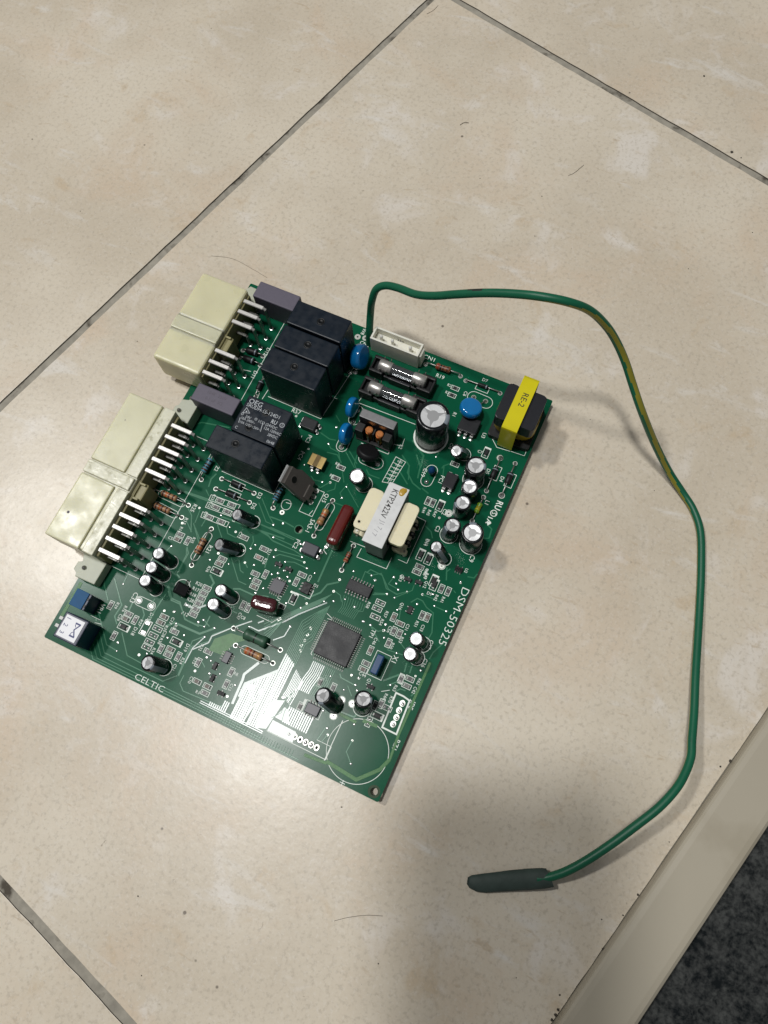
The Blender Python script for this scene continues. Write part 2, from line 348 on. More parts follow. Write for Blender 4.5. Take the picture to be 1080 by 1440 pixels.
# threshold strip and dark rug beyond it
THRM = mat('threshold_paint', (0.37, 0.335, 0.262), 0.5, var=0.07, vscale=25, bump=0.04, bscale=300, dirt=(0.33, 0.295, 0.225), dthr=0.56, dscale=40)
DUST = mat('dust_crumb', (0.05, 0.042, 0.032), 0.9)
hb = MB()
prof = [(222.3, FLOOR-3), (222.3, FLOOR+3.6), (222.6, FLOOR+4.5), (223.3, FLOOR+5.1), (225, FLOOR+5.3), (238.5, FLOOR+5.5), (240.4, FLOOR+5.3), (241.5, FLOOR+4.6), (242.1, FLOOR+3.2), (242.2, FLOOR-3)]
vs = []; 
for v in (-250, 520): vs += [(*uv(u_, v), z_) for u_, z_ in prof]
k = len(prof); hb.add(vs, [(i, i+1, k+i+1, k+i) for i in range(k-1)]+[tuple(range(k)), tuple(range(k, 2*k))[::-1]], THRM)
thr = part('threshold', hb, None, (*uv(232, 100), FLOOR)); tag(thr, 'plain beige threshold strip along the edge of the tiled floor', 'threshold')
def rug_mat():
    m = bpy.data.materials.new('rug_pile'); m.use_nodes = True; nt = m.node_tree; N = nt.nodes; b = N['Principled BSDF']; g = N.new('ShaderNodeNewGeometry')
    def nz(sc, d):
        n = N.new('ShaderNodeTexNoise'); n.inputs['Scale'].default_value = sc; n.inputs['Detail'].default_value = d; n.inputs['Roughness'].default_value = .6; nt.links.new(g.outputs['Position'], n.inputs['Vector']); return n.outputs['Fac']
    ad = N.new('ShaderNodeMath'); ad.operation = 'MULTIPLY_ADD'; ad.inputs[1].default_value = 0.55; nt.links.new(nz(620, 4), ad.inputs[0])
    mu = N.new('ShaderNodeMath'); mu.operation = 'MULTIPLY'; mu.inputs[1].default_value = 0.45; nt.links.new(nz(95, 3), mu.inputs[0]); nt.links.new(mu.outputs[0], ad.inputs[2])
    r = N.new('ShaderNodeValToRGB'); nt.links.new(ad.outputs[0], r.inputs['Fac']); e = r.color_ramp.elements
    e[0].position = .40; e[0].color = (.006, .008, .009, 1); e[1].position = .62; e[1].color = (.055, .058, .056, 1); x = e.new(.49); x.color = (.024, .026, .026, 1)
    nt.links.new(r.outputs['Color'], b.inputs['Base Color']); b.inputs['Roughness'].default_value = 0.95; b.inputs['Specular IOR Level'].default_value = 0.1
    return m
RUG = rug_mat()
rb = MB(); nu, nv = 46, 90; vs = []
for j in range(nv+1):
    for i in range(nu+1):
        x, y = uv(240.6+i*3.0, -120+j*3.2); vs.append((x, y, FLOOR+(1.0 if i == 0 else 2.2)+1.2*math.sin(i*1.7+j*.6)*math.sin(j*1.3)*(i > 1)+rnd.uniform(-.7, .7)*(i > 0)))
rb.add(vs, [(j*(nu+1)+i, j*(nu+1)+i+1, (j+1)*(nu+1)+i+1, (j+1)*(nu+1)+i) for j in range(nv) for i in range(nu)], RUG, True)
rug = part('rug', rb, None, (*uv(300, 20), FLOOR)); tag(rug, 'dark grey mottled rug beyond the beige threshold strip', 'rug')

def hair(pts, r, label, col):
    b = MB(); P = [Vector((*p, FLOOR+r+0.05)) for p in pts]; Q = []
    for i in range(len(P)-1):
        p0 = P[max(i-1, 0)]; p1 = P[i]; p2 = P[i+1]; p3 = P[min(i+2, len(P)-1)]
        for k in range(6):
            t = k/6; Q.append(0.5*((2*p1)+(p2-p0)*t+(2*p0-5*p1+4*p2-p3)*t*t+(3*p1-p0-3*p2+p3)*t**3))
    Q.append(P[-1]); b.tube(Q, r, col, 5)
    o = part('hair', b, None, tuple(Q[len(Q)//2])); tag(o, label, 'hair'); return o
HAIR = mat('hair', (0.07, 0.05, 0.035), 0.5)
hair([(142.20,-41.02), (146.14,-37.96), (151.37,-34.78), (156.53,-32.60)], 0.07, 'long curved dark hair lying on the tile below the circuit board', HAIR)
hair([(-25.40,177.07), (-15.78,179.57), (-4.60,178.31), (3.31,176.91)], 0.05, 'long thin hair on the tile just behind the smaller cream connector', HAIR)
hair([(6.35,344.99), (8.37,348.35), (9.36,352.31)], 0.07, 'short fine hair beside the grout joint at the far tile corner', HAIR)
hair([(48.84,287.75), (49.89,289.55), (52.05,290.46)], 0.12, 'tiny bent dark fibre on the tile near the far corner', HAIR)
hair([(105.64,280.27), (107.76,282.89), (110.10,288.64)], 0.08, 'fine straight hair on the tile below the long grout joint', HAIR)
#crb = [(1004,1078,.5),(1018,1063,.7),(1027,1070,.5),(1040,1052,.6),(1047,1060,.4),(849,1332,.7),(893,1275,.9),(879,1295,.6),(876,1288,.4),(898,1258,.4),(897,1262,.5),(880,1310,.4),(787,1399,.6),(785,1420,.7),(781,1428,.6),(777,1434,.5),(967,1174,.5),(945,1198,.5),(927,1228,.4),(990,116,.8),(1029,213,.9),(1042,222,.6)]
db = MB()
for p_, r_ in (((245.26,61.78),0.43),((247.85,65.10),0.65),((249.32,67.90),0.43),((251.33,71.50),0.50),((245.98,53.73),0.79),((232.93,6.38),0.65),((232.57,5.25),0.50),((231.35,0.86),0.58),((230.13,2.19),0.32),((232.57,10.32),0.43),((227.81,-10.25),0.65),((220.43,-33.23),0.58),((220.10,-34.96),0.58),((219.56,-36.78),0.50),((219.32,-29.01),0.36),((238.74,27.95),0.58),((241.80,35.65),0.36),((236.85,30.57),0.25),((224.09,-2.08),0.29),((144.30,359.32),0.54),((169.45,321.48),0.72),((174.22,320.01),0.36),((72.36,300.77),0.22),((69.23,263.15),0.25),((98.77,264.99),0.29),((103.63,243.80),0.22),((190.59,283.01),0.29),((170.86,254.21),0.25),((-93.42,174.34),0.25),((-34.29,125.93),0.25),((-90.14,295.40),0.22),((128.61,-7.21),0.25),((161.28,-46.29),0.29),((76.81,-63.15),0.29),((90.29,-83.77),0.25),((128.84,-7.11),0.22),((204.58,-30.49),0.22),((156.88,169.77),0.22),((190.52,150.99),0.22)):
    bm = bmesh.new(); bmesh.ops.create_icosphere(bm, subdivisions=1, radius=r_)
    for q in bm.verts: q.co = Vector((q.co.x*rnd.uniform(.7, 1.2), q.co.y*rnd.uniform(.7, 1.2), q.co.z*0.35))+Vector((*p_, FLOOR+r_*.25))
    db.bm(bm, DUST); bm.free()
crumbs = part('dirt_crumbs', db, None, (*uv(215, 80), FLOOR), kind='stuff'); crumbs['label'] = 'dark crumbs of dirt scattered on the tiles'; crumbs['category'] = 'dirt'

# ------------------------------------------------------------------ the phone that takes the picture (casts the soft shadow at the bottom)
R3 = Matrix((RIGHT, UP, BACK)).transposed().to_4x4(); R3.translation = Vector(CAM)
pb = MB(); pb.box(-63, 10, -137, 10.5, 1.2, 8.8, PHONE, 2.4, 3, R3)
phone = part('phone', pb, None, CAM); tag(phone, 'dark phone held above the board taking the picture', 'phone')
pb = MB(); pb.box(-61, 8, -135, 8.5, 8.85, 9.2, PGLASS, 0, 1, R3); part('screen', pb, phone, CAM)

# ------------------------------------------------------------------ circuit board
BW, BL = 140.0, 169.2
root = empty('circuit_board', (BW/2, BL/2, FLOOR)); tag(root, 'green printed circuit board crowded with components and a green wire', 'circuit board')

def board_panel():
    bm = bmesh.new(); T = 1.6
    outer = [(0.4, 0), (BW-0.5, 0), (BW, 0.5), (BW, BL-0.4), (BW-0.4, BL), (0.4, BL), (0, BL-0.4), (0, 0.4)]
    holes = [((137.10,2.67), 1.35), ((69.59,77.75), 1.45)]
    loops = [outer]+[[(c[0]+r*math.cos(2*math.pi*i/24), c[1]+r*math.sin(2*math.pi*i/24)) for i in range(24)] for c, r in holes]
    b = MB()
    for z, flip in ((0, False), (-T, True)):
        bm = bmesh.new(); ed = []
        for lp in loops:
            vs = [bm.verts.new((x, y, z)) for x, y in lp]
            ed += [bm.edges.new((vs[i], vs[(i+1) % len(vs)])) for i in range(len(vs))]
        bmesh.ops.triangle_fill(bm, use_beauty=True, edges=ed, normal=(0, 0, -1 if flip else 1))
        bm.normal_update()
        for f in bm.faces:
            if (f.normal.z < 0) != flip: f.normal_flip()
        b.bm(bm, BOARD); bm.free()
    for li, lp in enumerate(loops):
        n = len(lp); vs = [(x, y, -T) for x, y in lp]+[(x, y, 0) for x, y in lp]
        b.add(vs, [(i, (i+1) % n, n+(i+1) % n, n+i) for i in range(n)], EDGE)
    return part('board_panel', b, root, (BW/2, BL/2, 0))
board_panel()
# rounded solder joints under the board carry it on the floor
ub = MB()
for i in range(70):
    x, y = rnd.uniform(6, 134), rnd.uniform(6, 163)
    ub.lathe([(1.0, -1.6), (0.7, -2.2), (0.3, -3.4), (0.0, -4.5)], SOLDER, 6, Matrix.Translation((x, y, 0)))
part('underside_solder_joints', ub, root, (BW/2, BL/2, -1.6), kind='stuff')

# ---- copper traces under the solder mask
tr = MB(); zc = [0.035]
def T_(pts, w=0.55, m=TRACE):
    zc[0] += 0.0004; tr.strip(pts, w*(.72 if m is TRACE else 1), zc[0], m, t=0.034)
def TPL(pts, m=POUR):
    zc[0] += 0.0004; tr.add([(p[0], p[1], zc[0]) for p in pts], [tuple(range(len(pts)))], m)
for w, pts in (
 (.7, [(18.60,25.10), (21.16,22.89), (20.84,18.08), (23.10,15.78)]), (.55, [(14.50,16.53), (23.53,7.45), (28.11,7.10)]), (.6, [(13.25,15.96), (15.25,13.55)]),
 (.5, [(18.56,10.42), (24.24,4.53), (41.19,4.56), (49.71,4.59), (53.63,8.65)]), (.45, [(19.00,7.67), (23.83,2.89), (56, 2.9), (84, 2.7)]), (.45, [(18.69,5.57), (22.85,1.63), (60, 2.0), (92, 1.9)]), (.45, [(18.37,3.80), (21.50,0.69), (64, 1.1), (108, 1.0)]),
 (.5, [(26.47,13.86), (32.73,7.21), (39.22,6.96)]), (.8, [(24.36,25.35), (24.81,21.10)]), (.6, [(28.75,25.39), (30.86,23.28), (31.56,18.09)]), (.6, [(34.03,31.97), (33.77,21.29)]),
 (1.1, [(40.83,23.12), (42.97,25.47), (53.75,25.71), (57.81,29.74)]), (.6, [(34.62,35.05), (37.56,32.45), (41.33,32.48), (45.91,28.45), (48.48,27.97), (54.02,28.84)]),
 (.5, [(55.82,9.76), (55.89,6.63), (58.42,4.65), (72.70,5.49), (76.57,7.00)]), (.5, [(54.15,8.73), (53.30,20.36), (58.71,24.98), (58.43,27.57), (63.62,32.66)]), (.5, [(53.80,8.84), (52.57,22.19), (55.82,25.57)]),
 (.5, [(52.46,31.15), (55.85,29.67)]), (.6, [(54.15,33.30), (54.25,28.94)]), (.5, [(59.77,16.87), (61.61,15.58)]),
 (.6, [(33.63,37.20), (37.34,33.25), (41.01,32.95), (45.96,28.26), (50.26,28.28)]), (.7, [(32.71,53.46), (34.49,51.35), (34.41,47.27)]), (.7, [(34.41,47.27), (34.62,42.20), (36.19,41.49)]), (.6, [(26.89,51.14), (26.15,48.76)]),
 (.45, [(50.51,83.10), (56.55,77.71), (59.71,75.56)]), (.45, [(50.07,81.10), (56.36,75.25), (59.60,75.22)]), (.6, [(25.51,67.41), (28.05,65.55), (31.26,59.26)]), (.45, [(30.37,63.01), (35.66,58.30)]), (.45, [(26.69,63.15), (31.50,59.37)]),
 (.9, [(20.53,73.06), (34.30,74.35)]), (.45, [(39.24,66.39), (43.48,62.39)]), (.8, [(39.11,69.90), (53.94,70.91), (66.19,72.01)]), (.6, [(54.41,71.12), (60.04,70.41), (61.95,69.52), (67.52,69.40)]), (.6, [(54.96,73.44), (65.34,73.67)]),
 (.45, [(49.96,57.45), (57.58,49.72), (61.04,49.70)]), (.5, [(53.89,57.19), (56.33,53.71), (57.98,53.31)]), (1.0, [(46.32,47.48), (49.34,45.15), (49.05,43.04)]), (.8, [(57.18,46.15), (59.50,47.20), (65.20,47.25), (71.09,49.08)]), (.5, [(43.09,66.93), (44.85,64.77), (48.46,64.63)]),
 (.5, [(54.36,67.87), (55.59,66.08), (55.65,63.19)]), (.6, [(63.46,63.81), (64.47,58.52)]), (.5, [(30.11,68.87), (30.85,63.22)]), (.5, [(34.02,66.13), (33.90,63.11)]), (.7, [(55.45,39.77), (61.27,38.52), (63.01,38.48)]), (.6, [(56.49,57.22), (58.40,55.79)]),
 (.55, [(54.62,73.40), (69.87,73.19)]), (.5, [(54.20,70.85), (59.46,70.86), (62.57,69.33), (71.78,69.40), (75.53,68.78)]), (.5, [(62.08,70.86), (71.58,70.94)]), (.45, [(65.10,66.69), (69.92,67.41), (75.77,68.31)]), (.5, [(65.72,63.79), (67.35,65.67), (71.57,66.42), (77.64,66.86)]), (.5, [(70.53,63.94), (73.91,65.18), (79.39,65.07)]),
 (.9, [(85.22,75.74), (85.73,61.98)]), (.9, [(93.10,65.31), (89.41,62.52), (88.46,58.73), (84.09,53.96)]), (.45, [(93.28,61.47), (95.78,60.92), (97.34,58.85)]), (.45, [(106.86,66.22), (111.88,68.48)]), (.5, [(101.22,72.93), (102.05,74.72), (107.17,74.49), (110.69,70.46), (115.75,70.23)]), (.45, [(100.71,69.87), (100.54,73.19), (103.39,73.06)]),
 (.5, [(103.29,72.79), (106.42,75.05), (111.51,70.60), (115.09,69.99), (118.08,72.46)]), (.45, [(111.42,75.61), (110.66,72.46), (114.97,72.06)]), (.45, [(114.93,68.53), (119.93,73.85), (119.78,76.02)]), (.5, [(124.18,74.11), (131.74,74.20)]), (.5, [(130.08,71.80), (134.93,71.81)]), (.55, [(121.33,69.49), (122.98,71.90), (125.20,71.80), (127.57,70.12), (130.63,69.31), (133.16,62.31), (132.79,58.91)]),
 (.6, [(136.91,87.40), (139.38,87.95), (139.93,89.89)]), (.55, [(130.12,82.93), (128.90,85.76), (129.77,87.56)]), (.7, [(129.26,48.26), (129.76,44.81)]), (.7, [(131.42,48.20), (131.71,45.18)]), (.45, [(110.41,55.22), (114.61,54.41), (116.46,55.69)]), (.5, [(107.13,66.95), (111.80,68.78)]), (.5, [(110.86,55.43), (116.71,51.06)]),
 (.9, [(124.00,38.78), (128.39,43.14)]), (.6, [(136.19,53.01), (136.54,55.82), (139.24,61.85)]), (.45, [(134.23,80.32), (135.31,79.70)]), (.5, [(118.37,67.60), (119.94,61.73)]), (.5, [(123.30,54.33), (126.83,52.46)]), (.45, [(120.61,49.62), (126.74,50.29)]),
 (.55, [(64.24,114.98), (66.10,113.60), (69.77,113.35), (71.74,110.49)]), (.55, [(65.39,111.41), (69.78,112.11), (72.72,109.69)]), (.55, [(59.13,118.09), (63.84,117.01), (66.54,117.57)]), (.5, [(64.07,99.68), (65.78,98.60), (69.53,99.35)]), (.6, [(67.01,97.31), (69.67,96.68), (72.05,100.17)]), (.5, [(72.80,96.25), (75.19,98.53), (74.46,101.24)]),
 (.45, [(79.02,102.67), (77.83,97.89), (79.38,96.47)]), (.4, [(79.02,101.45), (87.10,95.42)]), (.5, [(71.96,114.95), (78.53,109.80)]), (.5, [(73.42,115.60), (78.77,111.76)]), (.55, [(83.12,111.22), (85.03,109.62), (89.58,109.81)]), (.6, [(93.54,122.65), (98.05,119.71), (100.34,113.99)]), (.7, [(56.94,77.76), (63.16,78.17), (67.45,77.74)]), (.6, [(58.93,73.91), (70.57,73.86)]), (.5, [(61.71,127.55), (64.47,125.56)]), (.45, [(77.12,93.36), (81.64,93.58)]),
 (.45, [(72.97,109.18), (77.34,102.53)]), (.5, [(77.07,115.34), (77.81,111.33), (83.58,105.31)]),
 (.7, [(93.73,122.49), (98.24,119.54), (98.67,116.66), (102.41,113.45), (106.39,112.20)]), (.6, [(95.56,115.90), (100.73,112.10)]), (.6, [(112.49,95.94), (113.74,99.43), (117.15,98.03), (118.69,95.81)]), (.7, [(136.11,109.45), (138.11,108.60), (138.60,104.75)]), (.6, [(128.35,87.54), (130.16,82.72)]), (.6, [(110.44,123.74), (110.71,125.08), (112.90,127.29)]), (.6, [(106.26,127.42), (106.78,129.52)]),
 (.6, [(106.64,112.92), (109.90,111.96)]), (.5, [(134.44,102.88), (138.60,104.75)]), (1.0, [(94.79,130.20), (101.69,125.77), (102.55,120.60)]), (.8, [(98.81,125.11), (102.32,121.11), (103.41,116.08)]), (.6, [(110.94,124.94), (112.25,120.63)]), (.7, [(9.90,100.24), (12.48,102.35), (24.09,104.91)]), (.8, [(20.89,72.85), (33.21,73.50)]), (.8, [(28.55,78.71), (27.90,82.10), (28.77,84.96)]), (.5, [(28.12,77.30), (30.67,75.39)]), (.6, [(26.14,122.84), (30.64,119.57)]), (.5, [(43.55,129.17), (47.96,125.24)]), (.6, [(49.53,133.12), (55.20,127.78)]),
 (.45, [(122.73,14.99), (122.44,10.68), (125.73,7.61)]), (.8, [(114.73,22.31), (119.88,22.64), (120.14,23.78)]), (.45, [(112.86,31.76), (115.81,28.96)]), (.4, [(103.70,31.75), (105.94,29.37)]), (.6, [(126.05,37.79), (128.97,40.69)]), (.6, [(129.78,37.17), (130.92,38.73), (132.96,38.89)]), (.6, [(135.47,37.98), (136.18,39.33)]), (.5, [(112.03,14.73), (111.14,10.05)]), (.5, [(113.68,12.98), (112.84,9.84)]), (.6, [(108.36,34.40), (109.42,33.32), (114.96,32.98)]),
 (.5, [(8.09,31.27), (10.70,26.96), (15.31,22.26)]), (.6, [(13.07,30.76), (21.02,22.83), (20.70,18.01), (23.10,15.78)]), (.5, [(16.84,35.90), (17.30,30.28)]), (.5, [(30.37,63.01), (36.45,56.55)]), (.5, [(34.41,42.45), (34.09,50.59), (32.84,52.82)]), (.6, [(33.51,36.58), (37.63,33.04), (41.02,33.23), (45.96,28.15), (52.24,28.03)]), (.5, [(31.50,30.26), (31.11,26.07)]), (.6, [(34.49,33.64), (33.50,23.16)])):
    T_(pts, w)
T_([(117.35,4.73), (129.72,3.60), (135.91,10.21), (137.64,14.83)], 1.25, POUR); T_([(137.64,14.83), (137.0, 24), (137.0, 52)], .9, POUR); T_([(123.19,22.90), (128.83,23.22)], 1.2, POUR); T_([(109.15,3.41), (117.73,4.16)], 1.0, POUR); T_([(114.59,21.49), (121.32,21.28)], 1.0, POUR)
TPL([(59.77,21.80), (59.84,24.25), (59.80,26.40), (64.47,30.86), (69.22,31.50), (70.59,30.50), (67.22,28.05), (65.82,22.30)])
T_([(2.0, 8.5), (2.0, 24)], 1.2, POUR)
# bright lines close to the lamp's reflection
for w, pts in ((.4, [(54.00,13.81), (53.97,19.96), (56.08,25.41)]), (.45, [(54.21,19.53), (58.47,24.17), (58.42,26.86), (63.42,32.29), (69.61,38.22)]), (.55, [(73.63,35.95), (81.05,43.31), (84.43,47.69), (92.45,56.30)]), (.4, [(80.20,35.14), (83.37,38.21), (83.72,41.90)]), (.5, [(72.01,38.49), (73.67,40.18)]), (.4, [(69.63,36.04), (73.63,35.95)]),
    (.7, [(43.04,33.36), (47.73,33.26), (50.68,36.27)])): T_(pts, w, BUS)
for i in range(7):
    e_ = [tuple(Vector(a).lerp(Vector(c), i/6)) for a, c in (((92.69,59.80), (90.32,55.06)), ((84.19,50.40), (80.62,44.15)), ((74.27,39.02), (77.56,32.70)))]; T_(e_, .38)
for i in range(9): T_([(87.0+.62*i, 27+.3*i), (87.0+.62*i, 46-.9*i), (88.6+.62*i, 48.5-.9*i), (91.5+.3*i, 52.5+.4*i)], .34)
for i in range(10):   # fan between the small row-pin chip and the large square chip
    a = (97.2+.98*i, 61.6); q = (97.8+.72*i, 54.6)
    T_([a, (a[0]+.3, 59.8-.1*i), (q[0]+.5, 57.2+.1*i), q], .3)
for i in range(13):   # fan leaving the large chip towards the header
    T_([(97.6+.72*i, 34.6), (97.6+.72*i, 31-.2*i), (96.8+.72*i, 27.5-.3*i), (96.6+.72*i, 23)], .36, BUS if i < 7 else TRACE)
for i in range(12): T_([(96.9+.86*i, 16.2), (96.9+.86*i, 10.2)], .46, BUS)
for i in range(8): T_([(93.2+.55*i, 29-.4*i), (93.2+.55*i, 21), (92.8+.55*i, 18.6-.3*i)], .3, BUS)
i = 0; x = 78.9
while x < 91.6:   # the bus of parallel lines
    top = 16.6+(x-78.1) if x < 86.6 else 33-(x-86.6)*.5
    bot = 3.6+.25*max(0, x-84) if not 84.2 < x < 85.4 else 12.5
    if x > 89.6: bot = 15.2
    T_([(x, top), (x, bot)], .56 if i % 4 else .72, BUS); x += .82; i += 1
for x in [69.6+.8*i for i in range(9)]: T_([(x, 5.6 if x < 74 else 8.2), (x, 4.0)], .45, BUS)
for x in [79.2+.7*i for i in range(9)]: T_([(x+.3, 15.5-.0*x), (x+.3, 17.2+.3)], .3, BUS)
T_([(78.3, 11.5), (78.2, 16.6), (87.2, 25.9)], 1.15, SHINE); T_([(79.2, 25.5), (76.2, 19.5), (76.6, 17.5), (77.2, 8.2)], 1.0, SHINE); T_([(84.8, 12.2), (83.9, 6.0)], .7, SHINE); T_([(79.6, 15.6), (84.6, 12.4)], .4, BUS)
TPL([(88.5, 4.2), (92.6, 5.6), (94.3, 17.4), (90.0, 15.6)], SHINE); TPL([(93.6, 10.6), (99.6, 10.4), (97.0, 15.0), (95.3, 15.2)], SHINE); TPL([(93.2, 5.3), (103.5, 5.3), (103.0, 9.2), (93.4, 9.4)], SHINE)
T_([(92.6, 9.8), (95.1, 13.0), (94.4, 18), (96.0, 22)], .35, TRACE); T_([(96.6, 10.0), (95.9, 14.0), (96.4, 19.5)], .35, TRACE)
for y in (3.6, 4.3): T_([(66, y), (92, y)], .3, BUS)
for i in range(40): T_([(64+1.05*i, .9), (64+1.05*i, 3.1)], .16, TRACE)

part('copper_traces', tr, root, (BW/2, BL/2, 0), kind='stuff')

# ---- silkscreen
sk = MB(); ZS = 0.075
def SL(pts, w=0.2, closed=False): sk.strip(pts, w, ZS+rnd.uniform(0, .004), SILK, closed)
def rect(c, a, b, w=0.24): SL([(c[0]-a/2, c[1]-b/2), (c[0]+a/2, c[1]-b/2), (c[0]+a/2, c[1]+b/2), (c[0]-a/2, c[1]+b/2)], w, True)
def rectc(x0, x1, y0, y1, w=0.2): rect(((x0+x1)/2, (y0+y1)/2), x1-x0, y1-y0, w)
def oval(p, q, r, w=0.2):
    p, q = Vector(p), Vector(q); d = (q-p).normalized(); a = math.atan2(d.y, d.x); pts = []
    for i in range(9): t = a+math.pi/2+math.pi*i/8; pts.append((p.x+r*math.cos(t), p.y+r*math.sin(t)))
    for i in range(9): t = a-math.pi/2+math.pi*i/8; pts.append((q.x+r*math.cos(t), q.y+r*math.sin(t)))
    SL(pts, w, True)
def circ(c, r, w=0.2, n=40, a0=0, a1=360):
    full = abs(a1-a0) >= 360; k = n if full else n+1
    SL([(c[0]+r*math.cos(math.radians(a0+(a1-a0)*i/n)), c[1]+r*math.sin(math.radians(a0+(a1-a0)*i/n))) for i in range(k)], w, full)
def TX(t, p, size=1.4, rot=-90, sx=0.95, off=0.0, align='CENTER'): sk.text(t, p, size, math.radians(rot), ZS+0.006+rnd.uniform(0, .003), SILK, sx, align, off)
# ---- pads and vias
pd = MB(); ZP = 0.055
def via(p, r=0.5, hole=False):
    if hole: pd.ring(p, r*0.45, r, ZP, PAD, 12); pd.disc(p, r*0.45, 0.045, HOLE, 10)
    else: pd.lathe([(r, 0.045), (r*0.8, 0.11), (r*.45, 0.16), (0, 0.17)], SOLDER, 10, Matrix.Translation((p[0], p[1], 0)))
def pad(p, r=0.85, hole=0.4):
    pd.ring(p, hole, r, ZP, PAD, 16); pd.disc(p, hole, 0.045, HOLE, 12)

def solder(b, p, r=0.7, h=0.7, m=SOLDER): b.lathe([(r, 0.045), (r*.62, h*.35), (r*.35, h), (0, h)], m, 10, Matrix.Translation((p[0], p[1], 0)))

# ------------------------------------------------------------------ connectors on the left edge
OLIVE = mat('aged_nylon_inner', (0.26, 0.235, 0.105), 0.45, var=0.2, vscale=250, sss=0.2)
CREAMW = mat('aged_nylon_scuffed', (0.60, 0.59, 0.45), 0.34, var=0.12, vscale=200, sss=0.2, bump=0.35, bscale=900, rvar=0.1, dirt=(0.36, 0.35, 0.22), dthr=0.55, dscale=330)
def connector(y0, y1, mid, pins, label, ridge):
    xr = 8.1; b = MB(); g = 0.55
    def blk(x0, x1, a, c, z0, z1, bv=0.7, m=CREAM): b.box(x0, x1, a, c, z0, z1, m, bv, 3)
    if ridge:
        blk(-12.5, 8.0, y0+0.4, y1-0.4, 0.15, 15.0, .5)
        blk(-12.9, 1.9, y0, mid[0]-g, 2, 16.0); blk(3.5, xr, y0, mid[0]-g, 2, 16.0, .35, CREAMW)
        blk(-12.9, 2.3, mid[1]+g, y1, 2, 16.0); blk(3.4, xr, mid[1]+g, y1, 2, 16.0, .35, CREAMW)
        blk(-12.9, xr-.6, mid[0], mid[1], 2, 16.2, .45, CREAMW)
    else:
        blk(-12.9, 8.4, y0, mid[0]+.2, 0.6, 16.0, 1.3); blk(-12.9, 8.4, mid[1]-.2, y1, 0.6, 16.0, 1.3)
        blk(-12.7, 8.0, mid[0]-1, mid[1]+1, 0.6, 15.6, .3); blk(-12.9, 8.2, mid[0]+.1, mid[1]-.1, 1.0, 16.25, .5)
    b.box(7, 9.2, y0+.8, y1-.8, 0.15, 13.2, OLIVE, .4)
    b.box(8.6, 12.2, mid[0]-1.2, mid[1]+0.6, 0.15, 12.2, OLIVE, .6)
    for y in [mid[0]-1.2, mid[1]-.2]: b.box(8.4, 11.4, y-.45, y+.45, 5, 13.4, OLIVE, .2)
    if ridge: b.disc((-8.89,44.91), .55, 16.015, FINK, 12); b.disc((-8.39,86.40), .2, 16.015, FINK, 8)
    o = part('connector', b, root, (-2, (y0+y1)/2, 0), label=label)
    pm = MB()
    # one flat tinned pin: out of the housing, round the bend, down into the board
    pm.box(-10.2, -1.1, -.85, .85, -.42, .42, PIN, .22, 1)
    pm.cyl((-1.3, 0, 0), (-.2, 0, -0.7), .62, PIN, 8); pm.box(-.75, .0, -.7, .7, -14.3, -.35, STEEL, .15, 1)
    me = pm.mesh('pin')
    lw = MB(); lw.box(-5.2, -.5, -.7, .7, -.4, .4, STEEL, .15, 1); lw.box(-.75, 0, -.6, .6, -7.4, -.2, STEEL, .1, 1); ml = lw.mesh('lower_pin')
    for y in pins:
        part('pin', None, o, (19.0, y, 14.9), me=me)
        part('lower_pin', None, o, (14.4, y-0.4, 7.2), me=ml)
        via((18.7, y), .95); via((14.1, y-.4), .85)
    return o
c1 = connector(115.2, 157.8, (130.0, 136.2), [152.9, 147.8, 142.7, 128.2, 123.0, 117.7], 'cream six-pin connector housing overhanging the board edge, the shorter one', False)
c2 = connector(34.1, 97.7, (61.6, 66.8), [92.3, 87.3, 82.2, 77.1, 72.0, 57.6, 52.5, 47.4, 42.4, 37.4], 'cream ten-pin connector housing overhanging the board edge, the longer one', True)
def tab(poly, z0, z1, par, balls=()):
    b = MB(); b.prism(poly, z0, z1, TAB, b=.35); o = part('mounting_tab', b, par, (poly[0][0], poly[0][1], z0))
    for p in balls:
        q = MB(); q.lathe([(0, -.9), (.6, -.7), (.9, 0), (.6, .7), (0, .9)], STEEL, 12, Matrix.Translation((p[0], p[1], z1+.3))); part('screw', q, o, (p[0], p[1], z1))
tab([(2.0, 97.5), (10.5, 97.5), (10.5, 108.5), (7, 109.5), (6.3, 106.5), (3.2, 106.2), (3.6, 103.2), (2.0, 102.4)], 0.1, 7.0, c2, [(4.6, 101.2), (6.8, 108.0)])
tab([(-0.6, 34.3), (9.8, 34.3), (9.6, 25.2), (1.0, 25.0), (1.0, 26.8), (-0.9, 27.2), (-0.8, 30.6), (1.4, 31.2)], 0.1, 5.5, c2, [(2.8, 29.3)])
tab([(2.5, 157.5), (11, 157.5), (11, 163.6), (4.5, 164.0), (3.0, 161.5)], 0.1, 7.5, c1)
rectc(3, 22.6, 112.8, 157.4); rectc(3, 22.6, 34.5, 96.0)

